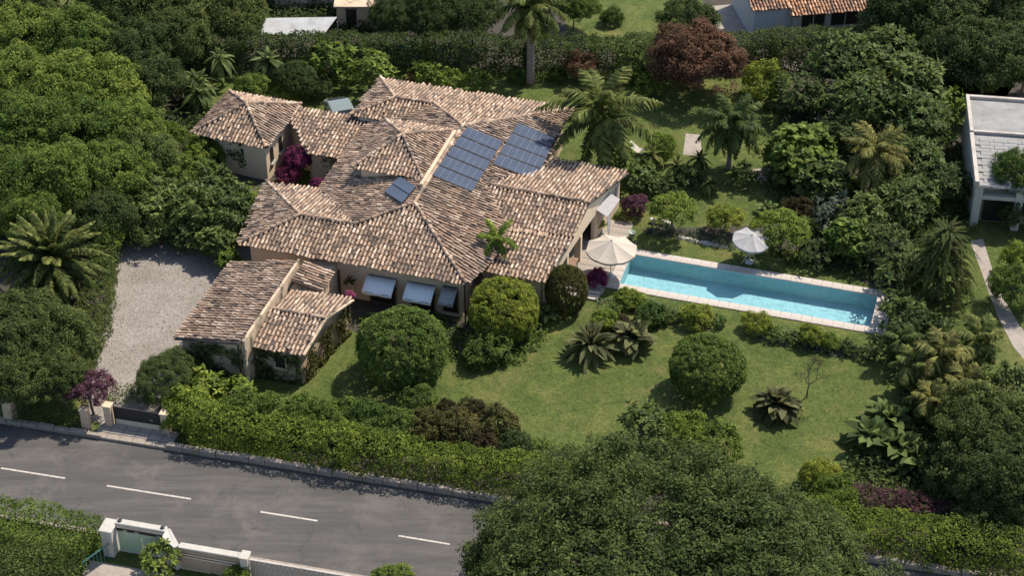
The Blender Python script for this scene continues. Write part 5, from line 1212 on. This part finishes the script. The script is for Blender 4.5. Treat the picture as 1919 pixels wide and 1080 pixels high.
rp_ = MB().box(-.45, .45, -.192, .192, 0, .05).me('roof_slab', bevel=.012)
for j in range(int(Ls/.40)):
    for i in range(6): obj('roof_slab', rp_, M['roof_white'], rb, loc=(.65+i*.92+(j % 2)*.3, .05+j*.40, 3.27+.2*(j*.40)/Ls+random.uniform(0, .03)), rot=(.03, 0, random.gauss(0, .02)))
MB().box(.0, .5, -.05, .45, 0, 3.18).build('column', M['white_wall'], bld, bevel=.02); MB().box(2.6, 3.1, -.05, .45, 0, 3.18).build('column', M['white_wall'], bld, bevel=.02)
MB().box(.0, wd, .0, .4, 2.2, 2.5).build('beam', M['white_wall'], bld)
dd = MB().box(.8, 2.4, .86, .895, .05, 2.1).build('door', M['dark_open'], bld); MB().box(.7, .797, .84, .897, .05, 2.15).box(2.403, 2.5, .84, .897, .05, 2.15).build('frame', M['timber'], dd)
wq = MB().box(3.4, 4.6, .86, .895, .9, 2.1).build('window', M['dark_open'], bld); MB().box(3.3, 4.7, .82, .894, .8, .897).build('sill', M['white_paint'], wq)
# white house with an orange tile roof, top right
q0 = at(1410, 76); q1 = at(1625, 58); dq = q1-q0; yq = math.atan2(dq.y, dq.x); Lq = dq.length
h2 = thing('white_house', 'white house with orange tiled roof cut by the top edge', 'house', q0, yq)
MB().box(0, 2.9, 0, 6, 0, 2.6).build('wall', M['grey_wall'], h2); MB().box(2.92, Lq, -.4, 6, 0, 2.25).build('wall', M['white_wall'], h2)
roof(h2, [[(2.6, -.8, 2.3), (Lq+.3, -.8, 2.3), (Lq+.3, 3.5, 3.6), (2.6, 3.5, 3.6)], [(-.3, -.3, 2.75), (2.55, -.3, 2.75), (2.55, 3.5, 3.7), (-.3, 3.5, 3.7)]], [], 0, 'tile_orange')
for x0, x1 in ((3.6, 5.4), (5.9, 8.1)):
    if x1 < Lq: 
        ww = MB().box(x0, x1, -.43, -.403, 1.0, 2.0).build('window', M['dark_open'], h2); MB().box(x0-.1, x1+.1, -.5, -.402, .88, .997).build('sill', M['white_paint'], h2 if False else ww)
        MB().box((x0+x1)/2-.04, (x0+x1)/2+.04, -.45, -.431, 1.0, 2.0).build('mullion', M['white_paint'], ww)
MB().box(-2.2, -.02, -.5, 6, 0, .03).build('side_path', M['paving'], h2)
# white canopy and low buildings, top left
c0 = at(497, 42, 2.3); c1 = at(632, 40, 2.3); c2 = at(606, 66, 2.3); c3 = at(488, 66, 2.3)
cn = thing('white_canopy', 'white sheet canopy behind the back hedge at the top left', 'canopy', (c3.x, c3.y, 0))
o_ = Vector((c3.x, c3.y, 0)); qs = [c-o_ for c in (c3, c2, c1, c0)]
MB().slab([q+Vector((0, 0, .35 if i > 1 else 0)) for i, q in enumerate(qs)], (0, 0, .05)).build('sheet', M['canopy_sheet'], cn)
for q in qs: MB().tube([(q.x, q.y, 0), (q.x, q.y, q.z-.01)], .04).build('post', M['white_paint'], cn)
e0 = at(520, 30); e1 = at(725, 50)
ob = thing('low_outbuilding', 'low pinkish outbuilding with pale flat roofs at the top left', 'building', (at(640, 54).x, at(640, 54).y, 0), .0)
MB().box(-.3, 3.2, 0, 3, 0, 1.9).build('wall', M['plaster'], ob); MB().box(-.5, 3.4, -.2, 3.2, 1.902, 2.02).build('roof', M['plaster_stain'], ob)
MB().box(-5.4, 2.6, 3.4, 8, 0, 2.3).build('wall', M['plaster'], ob); rf_ = MB().box(-5.6, 2.8, 3.2, 8.2, 2.302, 2.42).build('roof', M['grey_wall'], ob)
MB().box(-2.2, 2.4, 3.5, 7.8, 2.425, 2.55).build('roof_sheet', M['fabric_white'], rf_)
dw = MB().box(.4, 1.2, -.03, -.003, .02, 1.7).build('door', M['dark_open'], ob); MB().box(.3, 1.3, -.06, -.031, 1.705, 1.79).build('lintel', M['timber'], dw)
# fallen leaves on the gravel and along the road, and tufts in the lawn, beyond counting
def scatter(name, label, poly, n, leaf, mt, z):
    P = [Vector(p) for p in poly]; xs = [p.x for p in P]; ys = [p.y for p in P]; pol = [(p.x, p.y) for p in P]
    Q = np.stack([rng.uniform(min(xs), max(xs), n), rng.uniform(min(ys), max(ys), n), np.full(n, z)], 1)
    Q = Q[[inpoly(a, b_, pol) for a, b_ in Q[:, :2]]]; k = len(Q); L = leaf*(.6+.8*rng.random(k))
    o = obj(name, LB().add(leaf_quads(Q, rng.normal(size=(k, 3))*.25+np.array([0, 0, 1.]), rng.normal(size=(k, 3)), L, L*.6)).me(name), M[mt]); return tag(o, label, kind='stuff')
scatter('fallen_leaves', 'dry leaves along the gutter of the road', [rp(0, -.9), rp(32, -.9), rp(32, -.05), rp(0, -.05)], 260, .09, 'dry_leaf', .02)
scatter('fallen_leaves', 'dry leaves on the gravel driveway', [at(200, 700), at(330, 640), at(430, 520), at(240, 480)], 260, .09, 'dry_leaf', .02)
n = 26000
pol = [at(560, 735), at(700, 640), at(900, 690), at(1040, 640), at(1110, 560), at(1660, 640), at(1690, 720), at(1560, 900), at(1000, 800)]
X_ = [p.x for p in pol]; Y_ = [p.y for p in pol]; pl2 = [(p.x, p.y) for p in pol]
Q = np.stack([rng.uniform(min(X_), max(X_), n), rng.uniform(min(Y_), max(Y_), n), np.full(n, 0.0)], 1)
Q = Q[[inpoly(a, b_, pl2) for a, b_ in Q[:, :2]]]; k = len(Q)
D = rng.normal(size=(k, 3))*np.array([1, 1, 0])+np.array([0, 0, .55]); Ln = .07*(.5+rng.random(k))
M['grass'] = mat_leaf('grass', *lf((.125, .140, .045)))
tag(obj('grass', LB().add(leaf_quads(Q, np.cross(D, rng.normal(size=(k, 3))), D, Ln, Ln*.3)).me('grass'), M['grass']), 'longer grass tufts all over the front lawn', kind='stuff')
